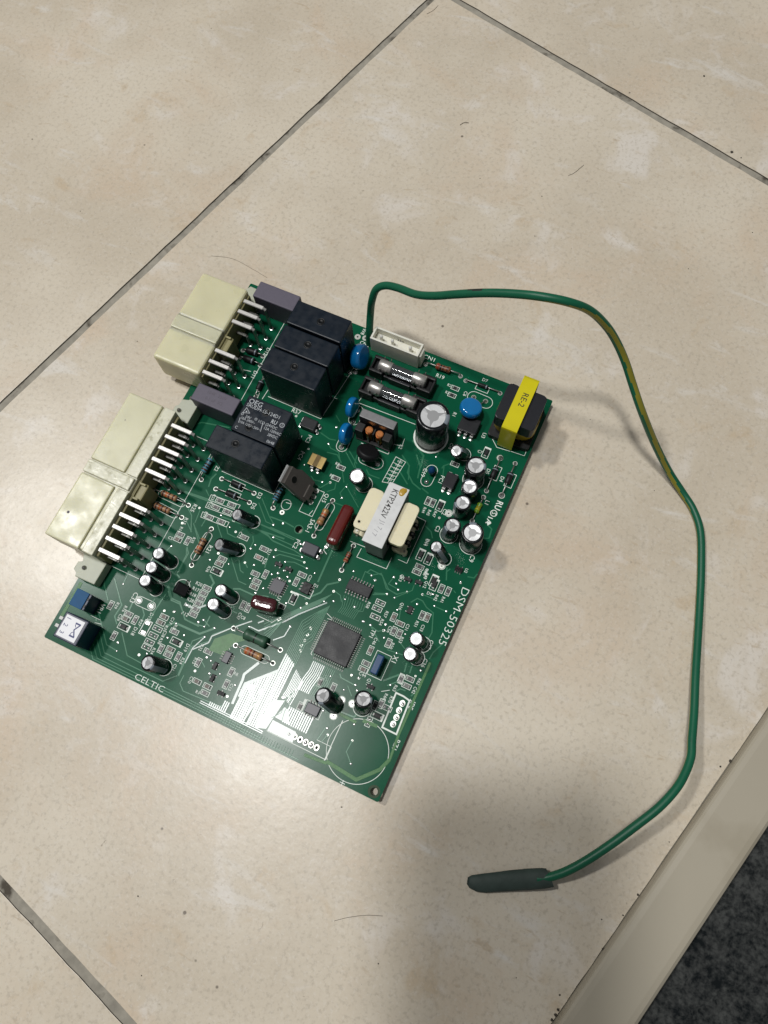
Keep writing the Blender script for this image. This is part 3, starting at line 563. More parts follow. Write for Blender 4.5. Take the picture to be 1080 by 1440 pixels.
# ------------------------------------------------------------------ relays, film capacitors
def ring_mark(b, x, y, z, r=1.4):
    M = Matrix.Translation((x, y, z)); b.lathe([(r+.30, .006), (r+.22, .05), (r+.1, .05), (r+.02, .012), (r-.36, .012), (r-.4, .06), (r-.5, .06), (r-.55, .01), (0, .01)], RSINK, 24, M); b.lathe([(r+.36, .004), (r+.26, .07), (r+.16, .06)], RELAY, 24, M, caps=False)
def relay(x0, x1, y0, y1, h, rings, label=None, bv=.45):
    b = MB(); b.box(x0, x1, y0, y1, 0.1, h, RELAY, bv)
    for r in rings: ring_mark(b, r[0], r[1], h)
    return part('relay', b, root, ((x0+x1)/2, (y0+y1)/2, 0), label=label)
relay(33.5, 57.0, 146.3, 157.0, 24.8, [(46.0, 151.8)], 'black relay at the back of the row of three'); relay(33.4, 57.0, 135.3, 145.4, 24.3, [(45.6, 140.8)], 'black relay in the middle of the row of three'); relay(33.4, 57.0, 124.0, 134.4, 24.8, [(45.3, 130.0)], 'black relay at the front of the row of three')
r4 = relay(35.4, 54.0, 96.9, 112.2, 26.0, [(44.8, 108.2, 1), (41.6, 100.2)], 'black relay with printed ratings on its top')
relay(30.0, 53.7, 87.0, 96.4, 26.4, [(40.2, 92.2)], 'plain black relay in front of the printed relay')
lt = MB(); zt = 26.03
def rt(t, p, s, sx=.95): lt.text(t, p, s, 0, zt+rnd.uniform(0, .004), RINK, sx, 'LEFT', 0.0)
rt('OEG', (36.47,110.09), 2.05, 1.0); rt('SRUDH-SS-124D1', (36.41,108.28), 1.5, .92)
rt('24V', (38.24,103.76), 1.1); rt('1CO (24VDC', (43.45,103.95), 1.15, .9); rt('10A 240V~', (36.90,102.58), 1.1, .85); rt('10A 120V~/24V~', (37.20,100.96), 1.05, .85)
rt('12A 120VAC', (46.69,102.34), 1.15, .85); rt('28VDC', (49.26,100.58), 1.15, .85); rt('0648', (50.12,98.07), 1.2, .95); rt('C', (36.63,98.36), 1.2)
tri = [(36.64,104.65), (39.14,105.46), (37.07,107.03)]
lt.strip(tri, .24, zt+.005, RINK, True); lt.disc((37.72,105.60), .3, zt+.006, RINK)
c_ = (52.56,105.99); lt.ring(c_, .75, .95, zt+.004, RINK); lt.text('S', c_, 1.0, 0, zt+.005, RINK, .9, 'CENTER')
c_ = (36.82,104.32)
lt.strip([(36.67,102.48), (37.09,100.44)], .2, zt+.005, RINK); lt.strip([(45.55,103.88), (46.30,100.43)], .2, zt+.005, RINK); c_ = (42.45,104.27); lt.ring(c_, .35, .5, zt+.004, RINK); c_ = (36.76,104.11); lt.ring(c_, .35, .5, zt+.004, RINK)
c_ = (49.27,105.82); lt.text('RU', c_, 1.7, 0, zt+.004, RINK, .8, 'CENTER', .02)
part('lettering', lt, r4, (44, 104, zt))

def filmbox(x0, x1, y0, y1, h, marks):
    b = MB(); b.box(x0, x1, y0, y1, 0.1, h, FILM, .55, 3); o = part('film_capacitor', b, root, ((x0+x1)/2, (y0+y1)/2, 0))
    t = MB()
    for s_, p, k in marks: t.text(s_, p, k, 0, h+.02+rnd.uniform(0, .004), FINK, .95, 'CENTER')
    if marks: part('lettering', t, o, ((x0+x1)/2, (y0+y1)/2, h))
filmbox(9.3, 28.2, 105.7, 113.3, 13.6, [('104K  250V', (18.6, 111.0), 1.4), ('0.1 uF  X2', (18.6, 108.4), 1.4)])
filmbox(10.2, 29.0, 157.2, 164.8, 13.6, [])

# ------------------------------------------------------------------ electrolytic capacitors
def ecap(base, top, h, r, stripe=130.0, grooves=True, lead=None):
    base = Vector((base[0], base[1], 0.0)); top = Vector((top[0], top[1], h)); ax = (top-base); L = ax.length; ax.normalize()
    lift = 0.25+r*math.sqrt(max(0, 1-ax.z**2))
    base = base+ax*lift; L -= lift
    M = Matrix.Translation(base) @ ax.to_track_quat('Z', 'Y').to_matrix().to_4x4()
    b = MB()
    prof = [(r*.93, 0), (r, .35), (r, 1.0), (r*.955, 1.35), (r, 1.75), (r, L-.45), (r*.96, L-.12), (r*.88, L), (r*.76, L), (r*.74, L-.14)]
    a0 = math.radians(stripe)-0.36; a1 = a0+0.72
    b.lathe(prof, SLEEVE, 20, M, True, a1, a0+2*math.pi); b.lathe(prof, BAND, 4, M, True, a0, a1); b.lathe([(r*.93, 0), (0, 0)], SLEEVE, 16, M)
    o = part('electrolytic_capacitor', b, root, tuple(base))
    t = MB(); rt_ = r*.75
    for k in range(3):     # vent score: three sectors that fall towards the Y-shaped groove
        s0 = math.radians(stripe+30+120*k); n = 8; g = .036*r
        mid = s0+math.radians(60); off = Vector((math.cos(mid), math.sin(mid), 0))*g*1.15
        vs = [tuple(off+Vector((0, 0, L-.15)))]+[tuple(off+Vector((rt_*.94*math.cos(s0+math.radians(120)*i/n), rt_*.94*math.sin(s0+math.radians(120)*i/n), L-.04-(.05 if i in (0, n) else 0)))) for i in range(n+1)]
        t.add(vs, [(0, i+1, i+2) for i in range(n)], ALU, False, M)
    t.lathe([(rt_, L-.10), (0, L-.22)], ALUD, 16, M)
    part('metal_top', t, o, tuple(base+ax*L))
    if lead:
        ld = MB()
        for q in lead: ld.tube([base-ax*0.1+Vector((.8, .3, 0)), Vector((q[0], q[1], .8)), Vector((q[0], q[1], 0.0))], .25, STEEL, 6); solder(ld, q, .9, .5)
        part('lead', ld, o, tuple(base))
    return o
EC = [ # base, top, height, radius, stripe angle
 ((30.21,45.49), (28.33,45.46), 11, 2.6, 200), ((30.13,39.72), (28.50,39.70), 11, 2.6, 200), ((30.04,33.71), (28.90,34.38), 11, 2.6, 200),
 ((51.89,73.13), (47.87,71.29), 10, 2.55, 30), ((52.02,60.69), (47.06,58.14), 9.5, 2.6, 30), ((58.55,42.96), (56.54,42.79), 11, 2.6, 60), ((58.36,37.03), (56.42,37.08), 11, 2.6, 60),
 ((47.64,9.20), (44.74,8.50), 10, 3.0, 60), ((84.99,105.02), (83.36,103.62), 11.5, 3.2, 150),
 ((116.23,132.84), (113.94,128.73), 11, 2.55, 60), ((123.73,124.47), (123.53,124.66), 15, 4.0, 150), ((124.64,117.64), (124.46,117.00), 12, 3.2, 150), ((124.44,109.81), (124.61,109.75), 13, 3.2, 150),
 ((123.90,99.78), (124.65,100.07), 13, 3.2, 120), ((132.95,99.90), (132.66,99.54), 16, 4.15, 150), ((126.14,90.13), (122.22,90.53), 11, 2.55, 60),
 ((131.91,56.91), (129.33,56.37), 10.5, 2.7, 200), ((131.79,51.53), (129.52,50.54), 10.5, 2.7, 200),
 ((112.26,23.22), (107.53,24.55), 11, 3.2, 30), ((121.03,27.15), (121.18,29.43), 11.5, 3.2, 200), ((101.08,134.37), (101.48,134.59), 20.5, 6.4, 250)]
for e in EC: ecap(*e)
for c, r in (((30.21,45.49), 2.7), ((30.13,39.72), 2.7), ((30.04,33.71), 2.7), ((51.89,73.13), 2.6), ((52.02,60.69), 2.6), ((58.55,42.96), 2.7), ((58.36,37.03), 2.7), ((47.64,9.20), 3.1), ((84.99,105.02), 3.4), ((116.23,132.84), 2.7), ((123.73,124.47), 4.2), ((123.90,99.78), 3.5), ((132.95,99.90), 4.35), ((126.14,90.13), 2.7), ((131.91,56.91), 2.9), ((131.79,51.53), 2.9), ((121.03,27.15), 3.4), ((101.08,134.37), 6.75)): circ(c, r, .22 if r < 6 else .7, 28)
for c in ((117.19,26.61), (113.13,26.19), (112.81,19.90), (126.31,87.19), (120.38,107.69)): pad(c, 1.15, .3); pd.ring(c, 1.3, 1.5, ZP, SILK, 16)
for c in ((32.15,44.99), (32.11,39.36), (31.77,33.26), (53.47,73.48), (53.56,61.09), (59.99,43.05), (60.01,36.84), (48.57,10.05)): pad(c, .6, .25)
# ------------------------------------------------------------------ chip parts
def cm(body, cap, L=2.0, w=1.25, h=0.55, k=.30):
    b = MB(); b.box(-L/2+k, L/2-k, -w/2+.02, w/2-.02, .06, h, body, 0); 
    for s_ in (-1, 1): b.box(min(s_*L/2, s_*(L/2-k)), max(s_*L/2, s_*(L/2-k)), -w/2, w/2, .05, h+.02, cap, .06, 1)
    for s_ in (-1, 1): b.box(min(s_*L/2, s_*(L/2+.2)), max(s_*L/2, s_*(L/2+.2)), -w/2+.1, w/2-.1, .04, .18, CHIPT, 0)
    return b
LEADM = mat('lead_frame', (0.17, 0.17, 0.16), 0.45, metal=0.3, var=0.2, vscale=900)
CHIPT = mat('chip_terminal', (0.27, 0.275, 0.265), 0.45, metal=0.4, var=0.2, vscale=900)
ME = {'r': cm(CHIPR, CHIPT, h=.5).mesh('chip_resistor'), 'c': cm(CHIPC, CHIPT, h=.9).mesh('chip_capacitor'), 'g': cm(CHIPG, CHIPT, h=.8).mesh('chip_capacitor'), 'p': cm(CHIPP, CHIPT, h=.8).mesh('chip_capacitor')}
NM = {'r': 'chip_resistor', 'c': 'chip_capacitor', 'g': 'chip_capacitor', 'p': 'chip_capacitor'}
b = MB(); b.box(-1.15, 1.15, -.8, .8, .12, 1.05, BLACK, .12, 1)
for s_ in (-1, 1): b.box(min(s_*1.1, s_*1.75), max(s_*1.1, s_*1.75), -.5, .5, .06, .35, CHIPT, .08, 1)
ME['d'] = b.mesh('surface_diode')
b = MB(); b.box(-1.45, 1.45, -.7, .7, .15, 1.05, BLACK, .12, 1)
for x_, y_ in ((-.95, -1), (.95, -1), (0, 1)): b.box(x_-.22, x_+.22, min(y_*.7, y_*1.25), max(y_*.7, y_*1.25), .05, .35, CHIPT, .06, 1)
ME['t'] = b.mesh('small_transistor'); NM['d'] = 'surface_diode'; NM['t'] = 'small_transistor'
b = MB(); b.box(-1.5, 1.5, -.85, .85, .15, 1.1, BLACK, .12, 1)
for x_, y_ in ((-.95, -1), (0, -1), (.95, -1), (-.95, 1), (.95, 1)): b.box(x_-.2, x_+.2, min(y_*.85, y_*1.5), max(y_*.85, y_*1.5), .05, .4, CHIPT, .06, 1)
ME['v'] = b.mesh('small_regulator'); NM['v'] = 'small_regulator'
CH = [
 ('X', 'r', (27.89,56.75)), ('X', 'c', (27.94,54.54)), ('Y', 'r', (31.78,55.67)), ('Y', 'r', (17.13,21.12)), ('X', 'r', (25.27,21.03)), ('X', 'c', (25.20,18.95)), ('Y', 'r', (28.65,20.07)), ('Y', 'r', (24.35,11.53)), ('X', 'd', (26.08,15.98)),
 ('X', 'c', (38.31,25.72)), ('X', 'c', (38.14,23.28)), ('Y', 'r', (43.14,14.76)), ('X', 'c', (46.58,16.06)), ('X', 'r', (46.70,13.85)), ('Y', 'r', (50.55,14.91)), ('X', 'd', (47.27,19.40)), ('X', 'r', (44.56,22.46)),
 ('X', 'r', (47.80,42.25)), ('X', 'r', (47.60,39.97)), ('X', 'r', (47.67,37.75)), ('X', 'r', (47.73,35.55)), ('X', 'r', (47.79,33.35)), ('X', 'r', (47.88,31.12)),
 ('X', 'r', (59.92,21.22)), ('Y', 'r', (58.49,16.12)), ('X', 'c', (61.41,9.84)), ('X', 'c', (65.86,9.88)), ('X', 'r', (66.11,7.39)), ('Y', 'r', (71.39,18.19)), ('Y', 'r', (71.80,13.49)), ('Y', 't', (64.97,17.65)), ('Y', 't', (66.20,13.34)), ('X', 't', (71.74,9.81)),
 ('X', 'r', (35.49,75.49)), ('X', 'r', (40.66,75.87)), ('X', 'r', (35.36,72.42)), ('X', 'r', (40.31,72.65)), ('X', 'r', (34.93,67.73)), ('X', 'r', (40.15,67.99)), ('X', 'g', (51.54,66.01)), ('X', 'r', (60.77,65.09)), ('X', 'p', (60.48,61.20)),
 ('X', 'r', (47.82,54.92)), ('X', 'c', (47.60,52.64)), ('X', 'd', (48.25,49.61)), ('X', 'r', (62.29,54.97)), ('X', 'r', (64.15,52.52)), ('X', 'c', (64.23,50.19)), ('Y', 'r', (65.90,56.32)), ('X', 't', (68.86,61.93)), ('Y', 'r', (63.65,42.09)), ('Y', 'r', (65.96,42.03)), ('X', 'r', (77.08,47.90)),
 ('X', 't', (73.35,61.78)), ('X', 'r', (78.92,62.02)), ('Y', 'r', (78.07,58.64)), ('Y', 'd', (80.08,52.42)),
 ('Y', 'd', (117.20,87.99)), ('Y', 'd', (120.64,87.71)), ('X', 'r', (118.77,83.45)), ('X', 'r', (118.60,81.11)), ('X', 't', (116.68,77.03)), ('X', 't', (120.96,77.67)), ('Y', 'd', (126.65,79.40)), ('Y', 'r', (129.75,79.02)), ('Y', 'r', (132.43,79.11)), ('X', 'v', (132.85,88.39)), ('Y', 'v', (122.20,66.58)), ('Y', 'r', (127.21,66.66)), ('Y', 'c', (129.31,66.80)), ('Y', 'c', (117.79,61.68)), ('X', 'c', (120.96,60.44)), ('Y', 'r', (119.95,56.95)), ('Y', 'r', (122.28,56.82)), ('Y', 'r', (120.04,52.04)), ('Y', 'c', (115.01,46.80)), ('X', 'r', (115.73,41.82)), ('X', 'c', (115.54,39.36)), ('Y', 'r', (129.58,42.27)), ('X', 'r', (132.62,43.40)),
 ('Y', 'r', (129.71,41.97)), ('X', 'g', (132.59,40.63)), ('Y', 'r', (108.37,28.82)), ('Y', 'g', (103.08,28.59)), ('Y', 'g', (100.26,17.72)), ('X', 't', (120.76,34.85)), ('Y', 'r', (126.79,31.02)), ('Y', 'r', (125.02,29.49)), ('X', 'd', (127.28,26.55)),
 ('X', 'r', (73.48,107.74)), ('X', 'r', (73.53,102.79)), ('Y', 'r', (110.92,109.00)), ('Y', 'r', (113.00,109.03)), ('Y', 'd', (116.17,109.25)), ('Y', 'd', (123.99,137.15)), ('X', 'r', (114.51,127.51)), ('X', 'v', (132.83,88.55)), ('Y', 'd', (125.87,80.67)), ('X', 'r', (101.48,158.36)), ('X', 'r', (101.49,154.91))]
for o_, k, p in CH:
    part(NM[k], None, root, (p[0], p[1], 0), 0 if o_ == 'X' else math.pi/2, me=ME[k])
    a, c = (3.3, 1.75) if k in 'rcgp' else (4.6, 2.5) if k == 'd' else (0, 0)
    if a: rect(p, *((a, c) if o_ == 'X' else (c, a)), .2)
    if k == 'd':    # filled cathode end
        q = (p[0]+2.0, p[1]) if o_ == 'X' else (p[0], p[1]+2.0)
        SL([(q[0], q[1]-1.2), (q[0], q[1]+1.2)] if o_ == 'X' else [(q[0]-1.2, q[1]), (q[0]+1.2, q[1])], .65)
# empty footprints
for o_, p in (('X', (38.17,20.71)), ('X', (37.97,17.83)), ('X', (37.91,15.14)), ('X', (37.93,12.92)), ('X', (110.92,64.61)), ('X', (110.73,62.04)), ('X', (111.38,58.88)), ('X', (129.29,30.53)), ('Y', (125.34,23.38))):
    rect(p, *((3.6, 1.8) if o_ == 'X' else (1.8, 3.6)), .2)
    for s_ in (-.85, .85):
        q = (p[0]+s_, p[1]) if o_ == 'X' else (p[0], p[1]+s_)
        solder(pd, q, .62, .35)
for p in ((33.76,21.01), (33.96,17.26)): pd.box(p[0]-1.0, p[0]+1.0, p[1]-.75, p[1]+.75, .03, .32, SOLDER, .25, 2)
p = (33.86,19.13); rect(p, 2.9, 5.6, .3); p = (33.52,16.52); SL([p, (p[0]+1.6, p[1])], .7)

# ------------------------------------------------------------------ integrated circuits
def gull(b, x, y, dx, dy, w, reach, h):
    # lead leaving the body edge at (x,y) outwards (dx,dy)
    P = [(0, h*.55), (reach*.35, h*.55), (reach*.6, .12), (reach, .10)]; n = (-dy*w/2, dx*w/2); vs = []
    for d, z in P: vs += [(x+dx*d+n[0], y+dy*d+n[1], z), (x+dx*d-n[0], y+dy*d-n[1], z)]
    b.add(vs, [(2*i, 2*i+1, 2*i+3, 2*i+2) for i in range(3)], LEADM)
def ic(name, x0, x1, y0, y1, h, nx, ny, pitch, w, reach, m=ICM, z0=.15, label=None, dot=None, marks=()):
    b = MB(); cx, cy = (x0+x1)/2, (y0+y1)/2; b.box(x0, x1, y0, y1, z0, h, m, min(.25, h*.18))
    o = part(name, b, root, (cx, cy, 0), label=label); l = MB()
    for s_ in (-1, 1):
        for i in range(nx): gull(l, cx+(i-(nx-1)/2)*pitch, cy+s_*(y1-y0)/2, 0, s_, w, reach, h)
        for i in range(ny): gull(l, cx+s_*(x1-x0)/2, cy+(i-(ny-1)/2)*pitch, s_, 0, w, reach, h)
    part('leads', l, o, (cx, cy, 0), kind='stuff' if nx+ny > 20 else None)
    d = MB()
    for p in dot or (): d.lathe([(p[2], .02), (p[2]*.85, .012), (0, .012)], ICINK, 16, Matrix.Translation((p[0], p[1], h)))
    for t, p, s_, r_ in marks: d.text(t, p, s_, math.radians(r_), h+.012, ICINK, .95, 'CENTER')
    if d.v: part('marking', d, o, (cx, cy, h))
    return o
ic('microcontroller', 96.2, 109.6, 37.2, 50.6, 1.9, 16, 16, .78, .25, 1.9, label='large square black chip with leads on all four sides', dot=[(97.9, 39.0, .75), (107.6, 48.6, .75)], marks=[('L', (105.2, 47.6), 1.6, -90), ('7 J', (104.4, 46.0), 1.3, 0)])
SL([(95.4, 49.5), (95.4, 36.6), (96.0, 36.2)], .22); SL([(94.2, 52.6), (97.4, 51.4)], .2); SL([(95.2, 50.9), (97.2, 51.1)], .18)
ic('logic_chip', 96.6, 106.2, 64.0, 68.2, 1.6, 8, 0, 1.22, .45, 1.5, label='narrow black chip with eight leads per long side')
ic('memory_chip', 102.4, 107.6, 16.8, 20.6, 1.4, 4, 0, 1.2, .4, 1.3, m=PURP); rectc(101.6, 108.4, 16.3, 21.1, .2); SL([(101.1, 16.6), (101.1, 21)], .9)
c_ = (72.56,53.95); ic('sensor_chip', c_[0]-2.6, c_[0]+2.6, c_[1]-2.6, c_[1]+2.6, 1.3, 5, 5, .9, .35, .9, m=PURP)
c_ = (67.52,22.27); ic('sensor_chip', c_[0]-1.3, c_[0]+1.3, c_[1]-2.2, c_[1]+2.2, 1.3, 0, 4, .9, .35, 1.2, m=PURP)
c_ = (82.96,57.92); ic('power_transistor', c_[0]-1.7, c_[0]+1.7, c_[1]-2.2, c_[1]+2.2, 1.6, 0, 3, 1.2, .6, 1.0, m=BLACK); SL([(c_[0]-3, c_[1]-3.1), (c_[0]+2.8, c_[1]-3.1), (c_[0]+2.8, c_[1]+.5)], .2)
GOLDREFLD = mat('gold_reflection_band', (0.16, 0.11, 0.045), 0.35, metal=0.6, var=0.3, vscale=500)  # darker band across the painted gold reflection
def dip(name, x0, x1, y0, y1, h, n, along, m=ICM, label=None, top=None):
    b = MB(); b.box(x0, x1, y0, y1, .5, h, m, .35); cx, cy = (x0+x1)/2, (y0+y1)/2
    if top: b.box(x0-.1, x1+.1, y0-.1, y1+.1, h-.5, h+.15, top, .2)
    o = part(name, b, root, (cx, cy, 0), label=label)
    for s_ in (-1, 1):
        for i in range(n):
            l = MB(); t = (i-(n-1)/2)*2.54
            if along == 'x': l.box(cx+t-.7, cx+t+.7, *sorted((cy+s_*(y1-y0)/2, cy+s_*((y1-y0)/2+.75))), h*.5-.15, h*.5+.15, SOLDER, .1, 1); l.box(cx+t-.45, cx+t+.45, *sorted((cy+s_*((y1-y0)/2+.45), cy+s_*((y1-y0)/2+.75))), 0, h*.5, SOLDER, .08, 1); q = (cx+t, cy+s_*((y1-y0)/2+.6))
            else: l.box(*sorted((cx+s_*(x1-x0)/2, cx+s_*((x1-x0)/2+.75))), cy+t-.7, cy+t+.7, h*.5-.15, h*.5+.15, SOLDER, .1, 1); l.box(*sorted((cx+s_*((x1-x0)/2+.45), cx+s_*((x1-x0)/2+.75))), cy+t-.45, cy+t+.45, 0, h*.5, SOLDER, .08, 1); q = (cx+s_*((x1-x0)/2+.6), cy+t)
            part('lead', l, o, (q[0], q[1], 0)); via(q, .8)
    return o
dip('control_chip', 109.6, 117.4, 140.6, 147.4, 4.0, 3, 'x', label='black eight-pin chip under the tilted blue disc capacitor')
def at(p, a, c): return (p[0]-a/2, p[0]+a/2, p[1]-c/2, p[1]+c/2)
dip('optocoupler', *at((115.89,119.28), 4.7, 6.3), 3.6, 2, 'x')
dip('optocoupler', *at((54.23,118.68), 6.4, 4.6), 3.6, 2, 'y'); dip('optocoupler', *at((77.94,71.85), 6.2, 4.6), 3.6, 2, 'y', m=PURP)
dip('optocoupler', *at((64.50,105.25), 6.2, 4.8), 3.8, 2, 'x', m=BLACK, top=GOLDREFL, label='optocoupler with a gold reflection painted on its top'); c_ = (64.50,105.25); k = MB(); k.box(c_[0]-1.0, c_[0]+.9, c_[1]-2.45, c_[1]+2.45, 3.9, 3.97, GOLDREFLD, .03, 1); part('reflection_band', k, bpy.data.objects['optocoupler.003'], (c_[0], c_[1], 3.9))

# ------------------------------------------------------------------ axial parts
def axial(name, p, q, r, L, body, bands=(), z=None, bulge=.15, lead=.28, label=None, dia=False):
    p = Vector((*p, 0)); q = Vector((*q, 0)); z = r+.35 if z is None else z; d = (q-p); D = d.length; u = d/D; c = (p+q)/2+Vector((0, 0, z))
    M = Matrix.Translation(c-u*L/2) @ u.to_track_quat('Z', 'Y').to_matrix().to_4x4(); b = MB()
    if dia: prof = [(r*.9, 0), (r, .15), (r, L-.15), (r*.9, L)]
    else: prof = [(r*.45, 0), (r*.85, .12), (r*(1+bulge), .5), (r*(1+bulge), L*.2), (r, L*.28), (r, L*.72), (r*(1+bulge), L*.8), (r*(1+bulge), L-.5), (r*.85, L-.12), (r*.45, L)]
    b.lathe(prof, body, 14, M, True); o = part(name, b, root, tuple(c), label=label)
    for t, w, m in bands:
        k = MB(); t0 = t*L-w/2
        def R(x):
            for i in range(len(prof)-1):
                if prof[i][1] <= x <= prof[i+1][1]: f = (x-prof[i][1])/max(1e-6, prof[i+1][1]-prof[i][1]); return prof[i][0]+(prof[i+1][0]-prof[i][0])*f
            return r
        k.lathe([(R(t0)+.025, t0), (R(t0+w/2)+.03, t0+w/2), (R(t0+w)+.025, t0+w)], m, 14, M, True, caps=False); part('band', k, o, tuple(c+u*(t0-L/2)))
    l = MB()
    for e, s_ in ((p, 1), (q, -1)):
        l.tube([c-u*s_*L/2+u*s_*.3, c-u*s_*(L/2+.6), e+Vector((0, 0, z))+u*s_*.5, e+Vector((0, 0, z*.6)), e], lead, STEEL, 6)
        solder(l, e, .75, .6)
    part('lead', l, o, tuple(c)); pad(p, .95, .35); pad(q, .95, .35); return o
BB = lambda *m: [(.16+.0*i, .7, m[0]) if i == 0 else ((.36, .62, m[1]) if i == 1 else ((.53, .62, m[2]) if i == 2 else (.80, .7, m[3]))) for i in range(len(m))]
axial('axial_resistor', (8.67,68.69), (24.84,68.62), 1.1, 7.0, TAN, BB(B_BROWN, B_ORANGE, B_BROWN, B_BROWN), z=1.9)
axial('axial_resistor', (8.65,62.89), (24.93,63.08), 1.1, 7.0, TAN, BB(B_BROWN, B_ORANGE, B_BROWN, B_BROWN), z=1.9)
axial('axial_resistor', (37.99,47.73), (38.00,63.76), 1.15, 6.6, TAN, BB(B_BROWN, B_ORANGE, B_BROWN, B_BROWN))
axial('axial_resistor', (68.23,27.53), (84.03,27.51), 1.25, 7.4, TAN, BB(B_ORANGE, B_RED, B_BROWN, B_GOLD))
axial('axial_resistor', (76.52,93.87), (76.21,77.79), 1.2, 7.0, TAN, BB(B_GOLD, B_ORANGE, B_BROWN, B_GOLD))
axial('axial_resistor', (92.01,80.52), (92.01,69.91), .85, 4.4, TAN, BB(B_BROWN, B_RED, B_BROWN, B_RED))
axial('axial_resistor', (85.86,163.56), (101.29,164.33), 1.15, 6.6, BROWN, BB(B_RED, B_BLACK, B_BROWN, B_BROWN), z=1.9)
axial('axial_resistor', (24.38,80.23), (24.71,91.86), 1.1, 6.4, RBLUE, BB(B_BROWN, B_BLACK, B_BROWN, B_BLACK), z=2.4)
axial('axial_resistor', (56.33,81.43), (56.37,91.72), 1.1, 5.6, RBLUE, BB(B_BLACK, B_BLACK, B_BROWN, B_BLACK), z=3.0)
axial('axial_inductor', (64.51,32.90), (84.36,33.00), 1.9, 9.4, RGREEN, [(.50, .45, B_BLACK)], z=2.3, label='thick dark green axial inductor')
axial('axial_inductor', (129.96,108.57), (130.24,119.36), .95, 4.6, LGREEN, BB(LGREEN, YWIND, YWIND, LGREEN), label='small lime green axial inductor')
def diode(p, q, L=4.6, r=1.2): axial('diode', p, q, r, L, BLACK, [(.82, .5, BAND)], dia=True)
diode((31.75,83.94), (46.52,83.80)); diode((31.62,79.17), (46.64,79.62)); diode((12.44,138.66), (21.47,139.53), 5.0, 1.3); diode((12.77,135.05), (22.40,135.34), 5.0, 1.3)
diode((130.27,122.25), (130.11,137.39), 4.4); diode((136.41,122.89), (136.24,137.53), 4.6); diode((104.10,163.26), (119.13,163.64), 4.4, .8); diode((27.49,121.79), (26.81,131.09), 4, 1.1)
for a, c in (((38.96,83.96), (5.6, 3)), ((39.25,79.83), (5.6, 3)), ((130.74,130.62), (3, 6)), ((137.10,130.11), (3, 6)), ((111.69,162.65), (5.4, 2.4))): rect(a, *c, .2)
oval((12.81,68.40), (22.01,68.26), 1.5); oval((13.23,63.43), (21.66,62.99), 1.5); oval((72.20,27.46), (80.76,27.62), 1.6); oval((37.50,51.26), (38.23,60.63), 1.6); oval((76.34,82.19), (76.89,90.98), 1.7)

# ------------------------------------------------------------------ discs, film, resonator
def discap(name, c, r, t, axis, m, leads, label=None, rim=.5):
    axis = Vector(axis).normalized(); M = Matrix.Translation(Vector(c)) @ axis.to_track_quat('Z', 'Y').to_matrix().to_4x4(); b = MB(); prof = []
    for i in range(9):
        a = -math.pi/2+math.pi*i/8; prof.append((max(0, r-rim*1.6+rim*1.6*math.cos(a)) if 0 < i < 8 else 0, t/2*math.sin(a)))
    b.lathe([(0, -t/2)]+[(r*.72, -t*.46)]+prof[1:8]+[(r*.72, t*.46)]+[(0, t/2)], m, 24, M, True)
    o = part(name, b, root, tuple(c), label=label); l = MB()
    for q in leads: 
        k = Vector(c)-Vector((0, 0, r*.72)); k = Vector((k.x*.55+q[0]*.45, k.y*.55+q[1]*.45, max(.9, c[2]-r*.8)))
        l.tube([Vector(c)+(k-Vector(c))*.6, k, Vector((q[0], q[1], .6)), Vector((q[0], q[1], 0))], .3, STEEL, 6); solder(l, q, .9, .8); pad(q, 1.0, .3)
    part('lead', l, o, tuple(c)); return o
def p3(p, z): return (p[0], p[1], z)
discap('disc_capacitor', p3((61.18,152.51), 7.0), 5.3, 4.4, (1, .10, .30), BLUE, [(60.64,148.58), (58.6, 147.5)], 'largest blue disc capacitor, beside the row of three relays')
discap('disc_capacitor', p3((67.70,131.29), 5.5), 4.3, 2.9, (1, .05, .16), BLUE, [(68.82,133.00), (65, 134)])
discap('disc_capacitor', p3((70.28,120.03), 5.0), 4.5, 3.0, (1, .10, .22), BLUE, [(69.80,115.75), (69.41,127.74)])
discap('disc_capacitor', p3((111.53,149.79), 6.2), 4.6, 3.4, (.1, .28, .97), BLUE, [(109.98,157.66), (115.08,157.97)], 'blue disc capacitor leaning over the eight-pin chip')
discap('disc_varistor', p3((81.80,116.17), 5.0), 4.7, 3.0, (.1, .62, .78), BLACK, [(80.59,114.73), (86.26,115.08)])
b = MB(); M = Matrix.Translation(p3((107.59,120.25), 3.0)); b.lathe([(0, -2.6), (.9, -2.2), (1.35, -.8), (1.45, .8), (1.0, 2.1), (0, 2.6)], XBLUE, 14, M @ Matrix.Scale(1.15, 4, (0, 1, 0))); p = (107.41,120.86); bc = part('bead_capacitor', b, root, p3(p, 3)); solder(pd, (107.23,116.09), .9, .8)
oval((107.07,116.44), (107.19,121.37), 2.3); oval((69.87,116.22), (69.70,122.13), 2.3); oval((80.59,115.35), (85.90,115.23), 2.6); oval((109.98,157.66), (115.56,157.53), 2.6); oval((26.44,27.13), (31.51,27.20), 1.8); oval((69.35,128.74), (68.82,133.00), 2.3)
for p in ((26.22,27.20), (31.51,27.20)): via(p, .95); pd.ring(p, 1.0, 1.35, ZP, SILK, 16)
b = MB(); b.box(83.0, 88.0, 75.6, 92.4, .6, 10.4, MAROON, 2.1, 4, None); part('film_capacitor', b, root, (85.5, 84, 5), label='long glossy red-brown dipped film capacitor')
SL([(82.2, 74.2), (82.2, 90.5), (83.2, 92.8), (86, 93.2)], .22); SL([(82.2, 74.2), (84.0, 73.2)], .22); via((82.59,75.88), .8)
a_ = Vector((*(68.26,44.48), 0)); b_ = Vector((*(77.11,46.06), 0)); mid = (a_+b_)/2; an = math.atan2((b_-a_).y, (b_-a_).x)
